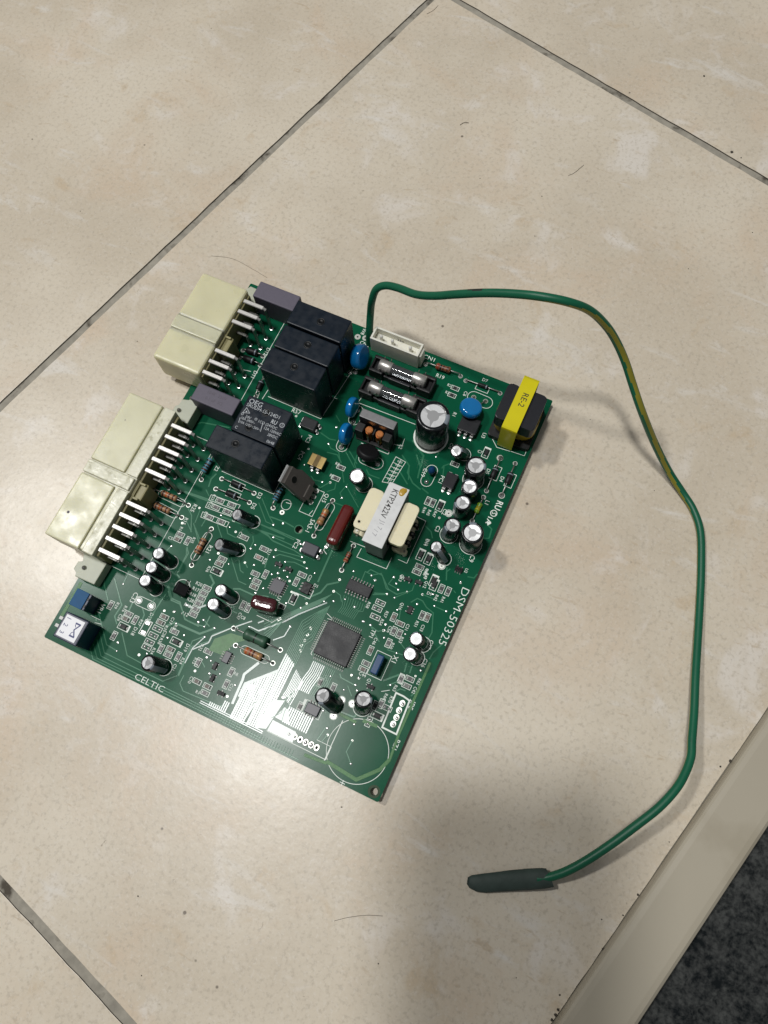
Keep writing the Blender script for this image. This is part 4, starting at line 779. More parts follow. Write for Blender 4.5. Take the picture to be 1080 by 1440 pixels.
b = MB(); M = Matrix.Translation((mid.x, mid.y, 0)) @ Matrix.Rotation(an, 4, 'Z'); b.box(-5.0, 5.0, -2.7, 2.7, .6, 9.4, DMAROON, 2.2, 4, M); part('film_capacitor', b, root, (mid.x, mid.y, 5), label='short dark maroon dipped film capacitor')
p0, p1 = Vector((68.17,40.54)), Vector((78.68,42.01)); SL([(70.23,40.92), (76.75,40.86), (78.45,43.55)], .2); pad((78.68,43.11), .9, .35)
b = MB(); c_ = (120.04,42.79); b.box(c_[0]-1.35, c_[0]+1.35, c_[1]-3.7, c_[1]+3.7, .6, 6.6, XBLUE, .5, 3); part('ceramic_resonator', b, root, p3(c_, 3)); p = (120.05,43.27); rectc(p[0]-2.6, p[0]+3.2, p[1]-4.7, p[1]+4.7)

# ------------------------------------------------------------------ fuses and their holder
b = MB()
for y0, y1, x0, x1 in ((149.8, 156.3, 67.3, 93.0), (139.3, 146.0, 67.5, 93.2)):
    b.box(x0, x1, y0, y1, .1, 3.4, BLACK, .6)
    for xa, xb in ((x0, x0+6.2), (x1-6.2, x1)):
        ya, yb = y0-.55, y1+.55; sg = -.9 if xa == x0 else .9
        b.box(xa+sg, xb+sg, ya, ya+1.5, .1, 5.9, BLACK, .5); b.box(xa+sg, xb+sg, yb-1.5, yb, .1, 5.9, BLACK, .5); b.box(xa+sg, xa+sg+.9, ya+1, yb-1, .1, 5.2, BLACK, .3) if sg < 0 else b.box(xb+sg-.9, xb+sg, ya+1, yb-1, .1, 5.2, BLACK, .3)
    b.box(x0+8, x1-8, y0-.6, y0+.5, .1, 4.6, FERR, .3)
fh = part('fuse_holder', b, root, (80, 148, 0))
for j, (y, x0, x1) in enumerate(((153.0, 69.9, 90.5), (142.4, 70.2, 90.7))):
    z = 6.1; f = MB(); g_ = 5.6
    f.cyl((x0+g_-.6, y, z), (x1-g_+.6, y, z), 2.25, GLASS, 20); fo = part('fuse', None, root, ((x0+x1)/2, y, z), me=f.mesh('fuse', ((x0+x1)/2, y, z)), label='glass fuse with nickel caps, the one nearer the white connector' if j == 0 else 'glass fuse with nickel caps, the one nearer the choke')
    for xa, s_ in ((x0, 1), (x1, -1)):
        k = MB(); k.lathe([(0, 0), (2.3, .0), (2.6, .3), (2.6, g_-.25), (2.45, g_)], NICKEL, 20, Matrix.Translation((xa, y, z)) @ Matrix.Rotation(s_*math.pi/2, 4, 'Y')); part('end_cap', k, fo, (xa, y, z))
    w = MB(); w.tube([(x0+5, y-.4, z+.5), ((x0+x1)/2, y, z-.2), (x1-5, y+.5, z+.3)], .16, STEEL, 5); part('fuse_wire', w, fo, ((x0+x1)/2, y, z))
    for xa in (x0+1.3, x0+4.2, x1-4.2, x1-1.3):
        k = MB()
        for s_ in (-1, 1): k.tube([(xa, y+s_*2.3, z-2.6), (xa, y+s_*2.8, z), (xa, y+s_*2.45, z+1.6), (xa, y+s_*2.95, z+2.5)], .2, STEEL, 6)
        part('clip', k, fh, (xa, y, z))
SL([(67.54,136.33), (93.05,136.96)], .22); SL([(67.54,136.33), (67.88,139.42)], .22)

# ------------------------------------------------------------------ white three-pin connector
WPIN = mat('bright_pin', (0.75, 0.74, 0.70), 0.4, metal=0.3); x0, x1, y0, y1, h = 62.2, 83.6, 160.5, 166.6, 10.0; t = .8
b = MB(); b.box(x0, x1, y0, y0+t, .1, h, WPLAS, .12); b.box(x0, x1, y1-t, y1, .1, h, WPLAS, .12); b.box(x0, x0+t, y0+t, y1-t, .1, h, WPLAS, .12); b.box(x1-t, x1, y0+t, y1-t, .1, h, WPLAS, .12); b.box(x0+t, x1-t, y0+t, y1-t, .1, 6.2, WPLAS, 0)
b.box(x1, x1+.9, y0+1, y1-1, .1, 8.5, WPLAS, .12); wc = part('white_connector', b, root, ((x0+x1)/2, 163.5, 0), label='white open-topped three-pin connector by the far board edge')
for xa in (66.0, 71.0, 79.0):
    k = MB(); k.cyl((xa, 163.4, 3), (xa, 163.4, 9.4), .7, WPIN, 10); k.lathe([(.7, 0), (.3, .5), (0, .55)], WPIN, 10, Matrix.Translation((xa, 163.4, 9.4))); part('pin', k, wc, (xa, 163.4, 3))
k = MB(); k.text('250', (73.6, y1-t-.03), 1.5, 0, 0, INK, 1, 'CENTER', 0, None)
k.v = [(x, y1-t-.03, 7.0+(y-(y1-t-.03))) for x, y, z in k.v]; part('lettering', k, wc, (73.6, y1-t, 7))

# ------------------------------------------------------------------ choke
b = MB(); b.box(74.0, 89.0, 125.6, 129.4, 10.6, 13.9, FERR, .35); b.box(74.1, 88.9, 125.7, 129.3, 13.5, 14.2, FERG, .25); b.box(74.0, 77.4, 125.6, 129.4, 1.5, 10.6, FERR, .2); b.box(85.6, 89, 125.6, 129.4, 1.5, 10.6, FERR, .2); b.box(74, 89, 125.6, 129.4, .8, 2.4, FERR, .2)
ch = part('choke', b, root, (81.5, 127.5, 0), label='common-mode choke with grey ferrite bar and copper windings')
k = MB(); k.box(73.6, 77.0, 121.6, 125.4, .3, 9.4, BLACK, .3); k.box(85.4, 88.6, 121.8, 125.4, .3, 9.6, BLACK, .3); k.box(80.8, 81.5, 122.6, 125.4, .3, 8.6, BLACK, .2); k.box(73.6, 88.8, 121.4, 129, .1, 1.2, BLACK, .2); part('bobbin', k, ch, (81.5, 125, 0))
for xa, xb in ((77.3, 80.5), (81.8, 85.0)):
    k = MB()
    n = 13; xm = (xa+xb)/2
    for i in range(n): k.lathe([(1.55-.35*(i > 10), -.3), (1.75-.35*(i > 10), 0), (1.55-.35*(i > 10), .3)], COPPER, 16, Matrix.Translation((xm, 124.0, 2.2+.52*i)), True)
    k.cyl((xm, 124.0, 1.6), (xm, 124.0, 8.6), 1.5, COPPER, 14)
    k.tube([((xa+xb)/2, 122.4, 5.0), ((xa+xb)/2+.3, 121.9, 2.5), ((xa+xb)/2+.4, 121.8, 0)], .3, STEEL, 6); part('winding', k, ch, ((xa+xb)/2, 124.6, 6.6))
SL([(76.33,120.65), (80.35,120.86)], .25); SL([(83.39,120.64), (88.34,120.66), (88.74,125.52), (92.01,126.03), (91.68,129.33)], .2)

# ------------------------------------------------------------------ transformers
b = MB(); b.box(97.4, 105.2, 79.8, 104.2, 12.8, 19.0, FERG, .5, 3); b.box(97.8, 105.0, 79.9, 84.0, 1, 12.8, FERG, .3); b.box(97.8, 105.0, 100.2, 104.1, 1, 12.8, FERG, .3); b.box(97.8, 105, 79.9, 104.1, .8, 3, FERG, .3)
tf = part('transformer', b, root, (101.4, 92, 0), label='ivory transformer with a silver top strip')
k = MB(); k.box(97.25, 105.35, 79.65, 104.35, 18.6, 19.08, KSTRIP, .22); part('sticker', k, tf, (101.4, 92, 19))
k = MB(); k.text('KTP2422V', (100.54,102.45), 2.35, math.radians(-90), 19.095, INK, .84, 'LEFT', .015); k.text('J1 7', (101.2, 89.4), 1.9, math.radians(-90), 19.093, GINK, .9, 'LEFT'); k.text('/ 7', (100.4, 85.4), 1.9, math.radians(-90), 19.093, GINK, .9, 'LEFT'); part('lettering', k, tf, (101.4, 92, 19.1))
k = MB(); k.lathe([(1.9, -.2), (1.6, .14), (.8, .25), (0, .27)], KGLUE, 14, Matrix.Translation((103.2, 102.4, 19.05)) @ Matrix.Scale(.7, 4, (1, 0, 0)) ); k.lathe([(1.2, -.2), (1.0, .1), (0, .2)], KGLUE, 12, Matrix.Translation((103.9, 103.2, 19.02)) @ Matrix.Scale(.8, 4, (1, 0, 0))); part('glue_drop', k, tf, (103.2, 102.4, 19))
def rr(x0, x1, y0, y1, r, n=5):
    P = []
    for cx, cy, a in ((x1-r, y1-r, 0), (x0+r, y1-r, 90), (x0+r, y0+r, 180), (x1-r, y0+r, 270)):
        for i in range(n+1): t_ = math.radians(a+90*i/n); P.append((cx+r*math.cos(t_), cy+r*math.sin(t_)))
    return P
for xa, xb in ((91.3, 97.2), (105.5, 111.5)):
    k = MB(); k.prism(rr(xa, xb, 83.6, 100.4, 1.5), 14.8, 16.8, IVORY, b=.3); k.prism(rr(xa+.6, xb, 84.6, 99.4, 1.2), .8, 3.4, IVORY, b=.3)
    if xa < 100: k.lathe([(.75, 0), (.7, .08), (.5, .08), (.45, -.1), (0, -.1)], IVORY, 16, Matrix.Translation((93.0, 86.2, 16.8)))
    part('bobbin_flange', k, tf, ((xa+xb)/2, 92, 15))
k = MB(); k.prism(rr(93.0, 110.0, 85.6, 98.4, 3), 3, 14.9, BLACK, b=.3); part('winding', k, tf, (101.4, 92, 8))
for xa in (91.4, 111.4):
    for ya in (85.6, 89.4, 93.2, 97.0):
        k = MB(); k.cyl((xa, ya, 0), (xa, ya, 4.4), .45, STEEL, 8); k.box(xa-1.3, xa+1.0, ya-1, ya+1, 1.2, 4.0, IVORY if ya < 87 else BLACK, .5); part('terminal', k, tf, (xa, ya, 0)); pad((xa, ya), 1.0, .3)
SL([(90.04,81.67), (96.43,81.93)], .2); SL([(95.09,77.01), (107.47,77.45), (107.48,82.30)], .2); SL([(95.09,77.01), (95.25,80.83)], .2); SL([(110.07,82.72), (113.71,82.65), (113.56,101.11), (108.94,101.39)], .2)
b = MB()
for xa, xb in ((122.2, 127.4), (131.6, 138.2)):
    b.prism(rr(xa, xb, 145.0, 160.8, 1.6), 10.5, 17.4, FERR, b=.4)
b.box(126.9, 132.4, 142.2, 164.0, 12.5, 18.3, FERR, .4); b.box(127.0, 132.3, 142.2, 146, 1, 12.5, FERR, .4); b.box(127.0, 132.3, 161, 164.4, 1, 12.5, FERR, .4)
yt = part('transformer', b, root, (129.8, 153, 0), label='black transformer wrapped by a bright yellow strap')
k = MB(); k.prism(rr(121.6, 138.6, 146.2, 160.0, 5), 2.8, 10.6, YWIND, b=.5); k.prism(rr(121.8, 138.4, 145.2, 160.6, 4), 9.2, 11.6, YWIND, b=.3); part('winding', k, yt, (129.8, 153, 6))
k = MB(); k.prism(rr(121.4, 138.8, 143.6, 163, 1.4), .1, 3.0, BLACK, b=.3); part('base', k, yt, (129.8, 153, 0))
k = MB(); xa, xb = 126.55, 132.75
prof = [(141.7, .9), (141.6, 17.6), (141.75, 18.4), (142.4, 18.75), (161, 18.75), (164.6, 18.5), (165.6, 18.0), (165.7, 16.5), (165.3, .9)]; n = len(prof)
k.add([(x, y, z) for x in (xa, xb) for y, z in prof]+[(x, y+(.35 if y < 150 else -.35), z-.35) for x in (xa, xb) for y, z in prof], [(i, i+1, n+i+1, n+i) for i in range(n-1)]+[(i, i+1, 2*n+i+1, 2*n+i) for i in range(n-1)]+[(n+i, n+i+1, 3*n+i+1, 3*n+i) for i in range(n-1)], YELLOW); part('strap', k, yt, (129.6, 153, 18))
k = MB(); k.text('RE-2', (129.9, 158.4), 2.4, math.radians(-90), 18.775, INK, 1.0, 'LEFT', .005); part('lettering', k, yt, (129.8, 155, 18.8))
SL([(121.55,145.82), (126.94,141.00), (132.38,141.55)], .2); SL([(138.37,142.04), (137.66,166.94)], .2); SL([(132.62,141.66), (138.37,142.04)], .2)

# ------------------------------------------------------------------ power transistor, small transistor
B0 = Vector((*(66.62,92.29), 3.5)); T0 = Vector((*(58.92,93.09), 15)); ey = Vector((0, 1, 0)); ez = (T0-B0); Hh = ez.length; ez.normalize(); ex = ey.cross(ez).normalized()
M = Matrix((ey, ez, ex)).transposed().to_4x4(); M.translation = B0; b = MB()
w_ = 4.5; b.prism([(-w_, 0), (w_, 0), (w_, Hh*.62), (w_-1.6, Hh*.80), (w_-1.6, Hh*.98), (-w_, Hh*.98)], -.6, 1.7, TOEP, M, .18); b.prism([(-w_+.9, -.5), (w_-2.5, -.5), (w_-2.5, 2.4), (-w_+.9, 2.4)], 1.75, 2.5, TOEP, M, .15)
b.prism([(-w_+.1, Hh*.3), (w_-1.7, Hh*.3), (w_-1.7, Hh*1.03), (-w_+.1, Hh*1.03)], -1.3, -.62, KSTRIP, M)
tt = part('power_transistor', b, root, tuple(B0), label='flat grey power transistor with a mounting hole, leaning against the relay')
k = MB(); MM = M @ Matrix.Translation((-.8, Hh*.72, 1.74)); k.lathe([(1.75, -.02), (1.62, .05), (1.5, .03), (1.35, .02)], TOEP, 20, MM); k.lathe([(1.35, .03), (0, .03)], HOLE, 16, MM); part('mounting_hole', k, tt, tuple(B0))
for t_ in (-2.54, 0, 2.54):
    k = MB(); q = Vector((B0.x+2.2, B0.y+t_, 0)); k.tube([B0+ey*t_+ez*.4, B0+ey*t_-ez*1.6, q+Vector((0, 0, 1)), q], .5, STEEL, 6); part('lead', k, tt, tuple(q)); pad(q, 1.1, .4)
rectc((66.26,84.61)[0], (72.06,84.53)[0], (72.06,84.53)[1], (71.84,95.58)[1]); SL([(70.56,84.75), (71.18,87.00)], .2); oval((60.50,84.55), (60.41,85.06), 1.9); pad((60.41,81.28), 1.0, .4); SL([(59.97,85.58), (62.14,85.83)], .25)
c_ = (40.26,37.47); b = MB(); P = [(2.4*math.cos(math.radians(a)), 2.4*math.sin(math.radians(a))) for a in range(-45, 226, 18)]
M = Matrix.Translation((*(39.79,37.60), 2.4)) @ Matrix.Rotation(math.radians(-60), 4, 'Y') @ Matrix.Rotation(math.radians(90), 4, 'Z'); b.prism(P, -2.3, 2.3, BLACK, M, .2); q7 = part('transistor', b, root, (*(38.69,37.79), 2))
k = MB()
for t_ in (-1.3, 0, 1.3): k.tube([(*(40.26,38.04), 2.2), ((39.68,40.50)[0]+.2, (39.68,40.50)[1]+t_, 1.2), ((39.68,40.50)[0]+.5, (39.68,40.50)[1]+t_, 0)], .25, STEEL, 5)
part('lead', k, q7, (*(39.70,39.95), 1)); circ((38.91,38.74), 2.9, .25, 20, 20, 215); SL([(40.71,42.10), (40.70,35.05)], .22)

# ------------------------------------------------------------------ trimmer and selector switch in the corner
b = MB(); b.box(7.0, 13.0, 15.0, 21.4, .1, 9.4, DBLUE, .2); vt = part('trimmer', b, root, (10, 18, 0), label='blue trimmer beside the selector switch'); k = MB(); k.box(6.8, 12.1, 14.9, 21.5, 9.3, 9.9, VBLUE, .15); part('blue_face', k, vt, (9, 18, 9.5))  # shade of the trimmer's sides is painted into the dark body colour
k = MB(); 
for y in (16.6, 19.4): k.box(12.15, 12.9, y-.5, y+.5, 9.2, 9.6, INK, .1)
part('slot', k, vt, (12.5, 18, 9.5))
b = MB(); b.box(8.7, 18.4, 2.6, 12.4, .1, 12.0, DBLUE, .35); sw = part('selector_switch', b, root, (13.5, 7.5, 0), label='dark blue selector switch with a white numbered face')
k = MB(); k.box(9.55, 17.35, 3.4, 11.6, 11.9, 12.15, WHITE, .08); part('white_face', k, sw, (13.4, 7.5, 12))
k = MB(); k.text('1', (11.0, 10.5), 1.8, math.radians(-90), 12.17, NAVY, 1, 'CENTER'); k.text('2', (11.0, 7.9), 1.8, math.radians(-90), 12.17, NAVY, 1, 'CENTER'); k.text('3', (11.0, 5.1), 1.8, math.radians(-90), 12.17, NAVY, 1, 'CENTER')
k.strip([(14.2, 10.0), (16.4, 10.0)], .6, 12.17, NAVY); k.strip([(14.2, 5.2), (16.4, 5.2)], .6, 12.17, NAVY); k.strip([(16.2, 9.9), (14.9, 7.6), (16.2, 5.3)], .45, 12.172, NAVY); k.strip([(14.5, 9.9), (14.5, 9.2), (15.0, 8.6)], .25, 12.173, NAVY); k.strip([(14.5, 5.3), (14.5, 6.2), (15.0, 6.8)], .25, 12.173, NAVY); part('lettering', k, sw, (14, 7.5, 12.2))
for y in (5.9, 9.0): pd.box(1.6, 3.4, y-.7, y+.7, .02, .5, CHIPT, .1, 1)
SL([(12.19,14.48), (16.62,14.50)], .2); SL([(15.01,12.77), (17.55,13.26)], .2)

# ------------------------------------------------------------------ header holes, buzzer footprint, vias
for i in range(7):
    p = (98.8+2.22*i, 7.45); pd.ring(p, .5, 1.0, ZP, PAD, 18, 1, 1.25); pd.disc(p, .5, .06, HOLE, 12); pd.ring(p, 1.0, 1.14, ZP+.004, HOLE, 20, 1, 1.22)
    if i in (1, 4, 5): solder(pd, p, .85, .3)
SL([(117.0, 5.1), (93, 5.1)], .25); SL([(116.8, 5.0), (116.8, 9.9)], .3); SL([(116.8, 9.9), (111, 9.9)], .2)
for p in ((133.70,34.34), (133.63,31.60), (133.79,28.93), (133.67,26.35)): pd.ring(p, .4, 1.05, ZP, PAD, 18, 1, 1.15); pd.disc(p, .4, .045, HOLE, 10); solder(pd, (p[0]+.3, p[1]-.2), .7, .3)
SL([(130.10,36.80), (133.11,36.79), (135.71,36.29), (136.22,23.60), (130.56,23.66)], .6, True)
circ((126.00,12.52), 11.2, .22, 64); p = (125.74,0.55); SL([(p[0]-1, p[1]), (p[0]+1, p[1])], .25); SL([(p[0], p[1]-1), (p[0], p[1]+1)], .25); SL([(116.60,19.87), (116.57,4.61)], .3)
pd.ring((137.10,2.67), 1.4, 2.2, .02, EDGE, 24); pd.ring((69.59,77.75), 1.5, 1.9, .02, TRACE, 20)
VS = [(40.67,29.01), (43.84,33.17), (52.58,30.93), (54.02,28.84), (51.11,29.44), (28.20,7.03), (27.08,9.88), (36.70,9.29), (39.18,10.96), (60.57,19.21), (62.55,18.67), (58.87,12.90), (64.27,14.31), (74.99,14.58), (74.23,9.81), (67.92,15.82), (43.43,19.39),
 (26.89,51.14), (29.47,69.48), (38.76,70.34), (44.28,67.47), (47.37,66.67), (55.96,63.16), (56.92,65.22), (59.55,75.31), (65.07,66.85), (61.89,70.78), (65.74,63.86), (56.49,57.22), (60.18,57.90), (50.97,54.16), (43.50,52.63), (45.25,56.20), (61.28,52.53), (65.77,48.35), (44.05,33.21), (52.51,30.96), (51.04,29.46), (68.18,57.46), (70.08,58.77), (71.68,57.33), (67.71,51.20), (26.29,61.18), (25.08,68.72), (62.79,77.53), (71.70,60.64),
 (62.81,77.37), (59.59,75.34), (61.93,70.80), (65.10,66.69), (65.72,63.79), (70.67,63.89), (75.77,68.31), (77.50,66.80), (79.53,65.14), (83.11,64.65), (75.62,57.87), (71.68,57.22), (68.18,57.35), (70.04,58.75), (78.24,54.38), (78.36,49.70), (84.19,50.40), (85.52,52.78), (74.18,59.03), (98.13,60.32), (102.72,59.18), (92.82,61.26), (91.24,56.25), (94.49,57.83), (103.36,72.77), (105.38,71.53), (111.43,75.73), (113.41,73.81), (111.77,68.71), (115.04,68.53), (96.41,71.50), (92.93,66.25), (108.28,55.56), (116.24,57.81), (116.75,55.88), (83.77,42.36), (72.93,72.82),
 (103.38,72.83), (105.40,71.60), (111.41,75.89), (113.34,73.84), (114.99,72.01), (118.35,72.47), (111.80,68.78), (114.98,68.67), (124.09,74.06), (123.77,69.88), (130.02,71.94), (134.89,71.90), (135.44,84.10), (107.86,55.42), (116.20,58.01), (116.62,55.71), (117.75,53.25), (124.38,57.67), (124.31,49.98), (115.45,35.91), (117.89,64.79), (135.01,47.89), (134.08,45.22), (127.77,75.84),
 (64.38,115.04), (64.26,122.91), (57.92,109.66), (59.51,102.89), (69.28,99.24), (72.29,100.28), (79.07,101.35), (79.38,96.47), (62.79,77.53), (59.62,75.40), (61.96,70.87), (106.40,127.49), (117.80,104.48), (135.37,84.52), (105.35,102.22), (64.09,122.89), (104.69,163.12),
 (115.40,33.18), (112.30,29.79), (115.43,35.96), (116.80,31.59), (112.77,35.89), (120.97,20.36), (122.73,14.99), (125.73,7.61), (112.68,15.03), (113.81,13.04), (127.05,38.51), (105.68,32.13), (108.67,19.94), (95.95,22.20),
 (69.68,35.95), (83.73,42.44), (91.26,29.76), (57.83,30.02), (56.03,25.50), (77.86,14.18), (80.13,16.36), (95.58,22.29), (91.13,17.14), (93.11,18.05), (75.19,14.52), (60.46,19.00), (62.46,18.74), (102.58,59.12), (111.09,55.42), (107.95,55.46), (112.57,35.75), (105.72,32.15), (115.38,35.94), (115.42,33.14), (116.28,55.50), (26.96,51.23), (17.30,30.28), (37.13,27.79), (40.88,29.16), (43.67,25.46), (48.63,22.78), (26.92,9.97), (43.31,19.39), (44.12,33.30), (18.84,128.27), (18.21,153.39), (18.32,148.02), (18.61,142.79), (46.83,120.60), (69.36,99.34), (57.04,120.74), (25.02,98.62)]
for i, p in enumerate(VS): via(p, .40+.12*((i*37) % 5)/5, (i*13) % 7 in (0, 3))
for p in ((91.15,45.05), (91.11,42.27), (91.03,39.96), (90.94,37.82), (91.46,35.81), (91.26,44.94), (91.14,39.85), (90.85,37.67), (91.35,35.92)): pd.ring(p, .3, .55, ZP, PAD, 12)
for p in ((54.26,163.95), (57.50,164.68), (129.83,137.27), (136.41,122.89)): pad(p, 1.3, .4)

# ------------------------------------------------------------------ lettering on the board
TX('DSM-50325', (138.09,71.33), 3.15, -90, 1.16, -.016); TX('CELTIC', (45.58,1.91), 2.35, 0, 1.22, -.012)
TX('BZ1', (137.51,20.21), 1.9, -90); TX('JP5', (137.03,35.10), 1.9, -90, 1.05); TX('CN1', (86.25,166.75), 1.9, 0, 1.1); TX('R19', (93.64,160.78), 1.8, 0); TX('D7', (111.22,166.58), 1.5, 0); TX('C6', (106.15,157.74), 1.5, -90); TX('C19', (104.66,119.33), 1.7, -90); TX('PC1', (112.09,119.28), 1.7, -90)
TX('D5', (127.61,130.03), 1.5, -90); TX('D4', (133.82,129.26), 1.5, -90); TX('L1', (132.24,117.75), 1.7, -90); TX('C9', (135.61,94.62), 1.9, -90); TX('C3', (118.87,100.09), 1.7, -90); TX('C2', (118.61,107.50), 1.7, -90); TX('U2', (135.49,89.35), 1.2, -90)
TX('1A', (135.76,111.64), 2.0, -90, 1.1, .02); TX('RU', (136.78,118.58), 2.6, -90, .85, .02); c_ = (136.37,114.85); pd.ring(c_, 1.1, 1.4, ZS+.01, SILK, 20); TX('S', c_, 1.9, -90); c_ = (136.10,110.15); sk.add([(c_[0]-1, c_[1]+.6, ZS), (c_[0]+1, c_[1]+.6, ZS), (c_[0], c_[1]-.9, ZS)], [(2, 1, 0)], SILK)
TX('D3', (48.88,83.83), 1.7, -90); TX('D5', (48.77,78.95), 1.7, -90); TX('D12', (22.00,142.15), 1.7, -90); TX('D11', (22.02,130.33), 1.7, -90); TX('D17', (26.88,125.81), 1.7, -90); TX('R57', (45.92,122.40), 1.9, 0); TX('PC3', (55.99,113.53), 1.7, -90); TX('PC4', (56.36,105.84), 1.8, -90); TX('Q15', (73.37,93.55), 1.7, -90); TX('SA3-1', (72.89,80.76), 1.9, -90); TX('PC2', (71.29,72.08), 1.8, -90)
TX('R25', (27.31,68.51), 1.7, -90); TX('R15', (26.85,62.33), 1.5, -90); TX('R21', (41.04,56.04), 1.8, -90); TX('Q7', (41.92,38.58), 1.7, -90); TX('VR1', (14.33,18.29), 1.9, -90); TX('C33', (23.79,27.34), 2.0, -90); TX('D18', (30.44,16.21), 1.5, -90); TX('D15', (33.32,23.57), 1.4, -90); TX('D19', (51.72,19.10), 1.4, -90); TX('C37', (134.27,57.98), 1.6, -90); TX('C36', (135.00,50.88), 1.6, -90); TX('X1', (124.56,47.44), 2.0, -90); TX('TP1', (113.00,52.60), 1.7, -90); TX('C46', (115.04,50.57), 1.3, -90); TX('C44', (116.13,37.54), 1.3, 0); TX('R16', (66.08,26.82), 1.9, -90); TX('U1', (74.89,50.07), 1.6, -90); TX('Z2', (27.69,86.95), 1.6, -90); TX('J2', (65.32,32.99), 1.8, -35)
TX('CN2', (58.45,162.01), 1.7, 0); TX('W8', (55.39,167.20), 1.6, -90); TX('CN4', (9.58,101.39), 1.6, -90); TX('L2', (91.65,125.55), 1.5, -90); TX('U3', (120.16,143.63), 1.6, -90); TX('R1', (105.73,147.35), 1.5, -90)
for t, p in (('R20', (44.26,42.34)), ('R17', (44.09,40.01)), ('R18', (44.07,37.75)), ('R28', (44.28,35.49)), ('R13', (44.26,33.25)), ('R12', (44.95,29.95))): TX(t, p, 1.35, 0)
for t, p in (('R29', (19.30,21.94)), ('R76', (22.74,22.11)), ('C39', (22.58,18.42)), ('R27', (31.00,20.03)), ('C17', (41.59,25.67)), ('R31', (40.87,22.04)), ('C28', (41.41,20.10)), ('R38', (41.39,17.10)), ('R34', (40.74,12.75)), ('R30', (43.91,23.81)), ('C21', (51.02,10.75)), ('R24', (52.54,14.10)), ('R32', (56.72,21.37)), ('R15', (56.92,16.10)), ('C10', (58.89,9.32)), ('R1', (63.55,6.48)), ('R8', (73.29,18.27)), ('C13', (73.77,13.24)), ('C47', (64.17,37.90)), ('C8', (65.90,37.86)), ('R35', (33.55,56.76)), ('C5', (25.06,53.83)), ('R14', (26.91,58.49)), ('R33', (44.41,71.08)), ('C12', (49.37,66.21)), ('R11', (63.21,64.85)), ('R26', (63.26,60.84)), ('R36', (44.62,49.00)), ('R23', (32.41,75.63)), ('R22', (32.66,72.41)), ('R39', (32.87,68.00)), ('C20', (82.05,62.01)), ('D1', (85.72,60.29)), ('D14', (117.07,93.29)), ('Q13', (114.05,76.52)), ('Q12', (123.55,78.00)), ('R40', (121.71,82.79)), ('R49', (122.43,81.15)), ('D9', (126.35,75.36)), ('R42', (129.22,75.00)), ('R41', (131.79,75.33)), ('Q16', (118.56,66.58)), ('R51', (126.50,62.80)), ('C33', (129.12,62.36)), ('C31', (123.86,60.24)), ('R53', (123.77,55.08)), ('C56', (118.11,56.82)), ('R50', (121.56,51.66)), ('R57', (114.60,61.49)), ('R58', (107.01,61.90)), ('R54', (114.28,58.06)), ('R63', (128.98,38.10)), ('R62', (135.99,43.90)), ('C42', (135.70,40.40)), ('R70', (129.20,33.81)), ('R68', (127.06,33.86)), ('Q17', (119.18,35.95)), ('D13', (117.47,93.52)), ('R9', (114.44,76.75)), ('R46', (121.62,82.25)), ('R43', (122.37,81.17)), ('R44', (111.00,104.98)), ('R45', (113.09,104.73)), ('R47', (115.42,105.18)), ('C7', (121.56,136.44)), ('R2', (98.73,158.60)), ('R3', (99.29,155.24)), ('C18', (109.89,134.01)), ('R5', (71.51,108.53)), ('R6', (71.70,103.07))): TX(t, p, 1.25, -90 if len(t) > 2 else 0)
p = [(91.72,120.91), (96.17,120.41), (95.05,109.81), (91.12,108.97)]; SL(p, .2, True)
for f_ in (.18, .36, .52, .68, .84): SL([tuple(Vector(p[0]).lerp(Vector(p[3]), f_*.9+.06)[:]), tuple(Vector(p[1]).lerp(Vector(p[2]), f_*.9+.06)[:])], .16)
a0, a1 = Vector(p[0]).lerp(Vector(p[1]), .55), Vector(p[3]).lerp(Vector(p[2]), .55); SL([tuple(a0), tuple(a1)], .16)
for k_ in range(6): TX('0123', tuple(a0.lerp(a1, .1+.15*k_)), .95, 0, .8)
for pts in ([(31.15,76.28), (43.86,77.12), (43.70,74.64), (31.25,73.90)], [(31.41,73.06), (42.52,73.52), (42.56,71.45), (31.51,70.69)], [(31.48,68.58), (43.15,69.03), (43.09,66.93), (31.81,66.34)]): SL(pts, .2, True)
SL([(16.17,130.45), (20.18,131.20)], .2); SL([(32.13,123.83), (56.66,123.59)], .22); SL([(56.66,123.59), (58.89,146.49)], .2); SL([(57.65,145.27), (58.92,145.16)], .2); SL([(57.46,134.31), (58.97,134.32)], .2); SL([(30.19,86.82), (53.92,86.68), (52.95,113.84)], .2)
SL([(26.70,121.77), (28.38,121.52), (28.16,123.72)], .22); SL([(30.42,121.76), (30.74,126.51)], .22); SL([(124.96,34.97), (127.61,36.70)], .2)

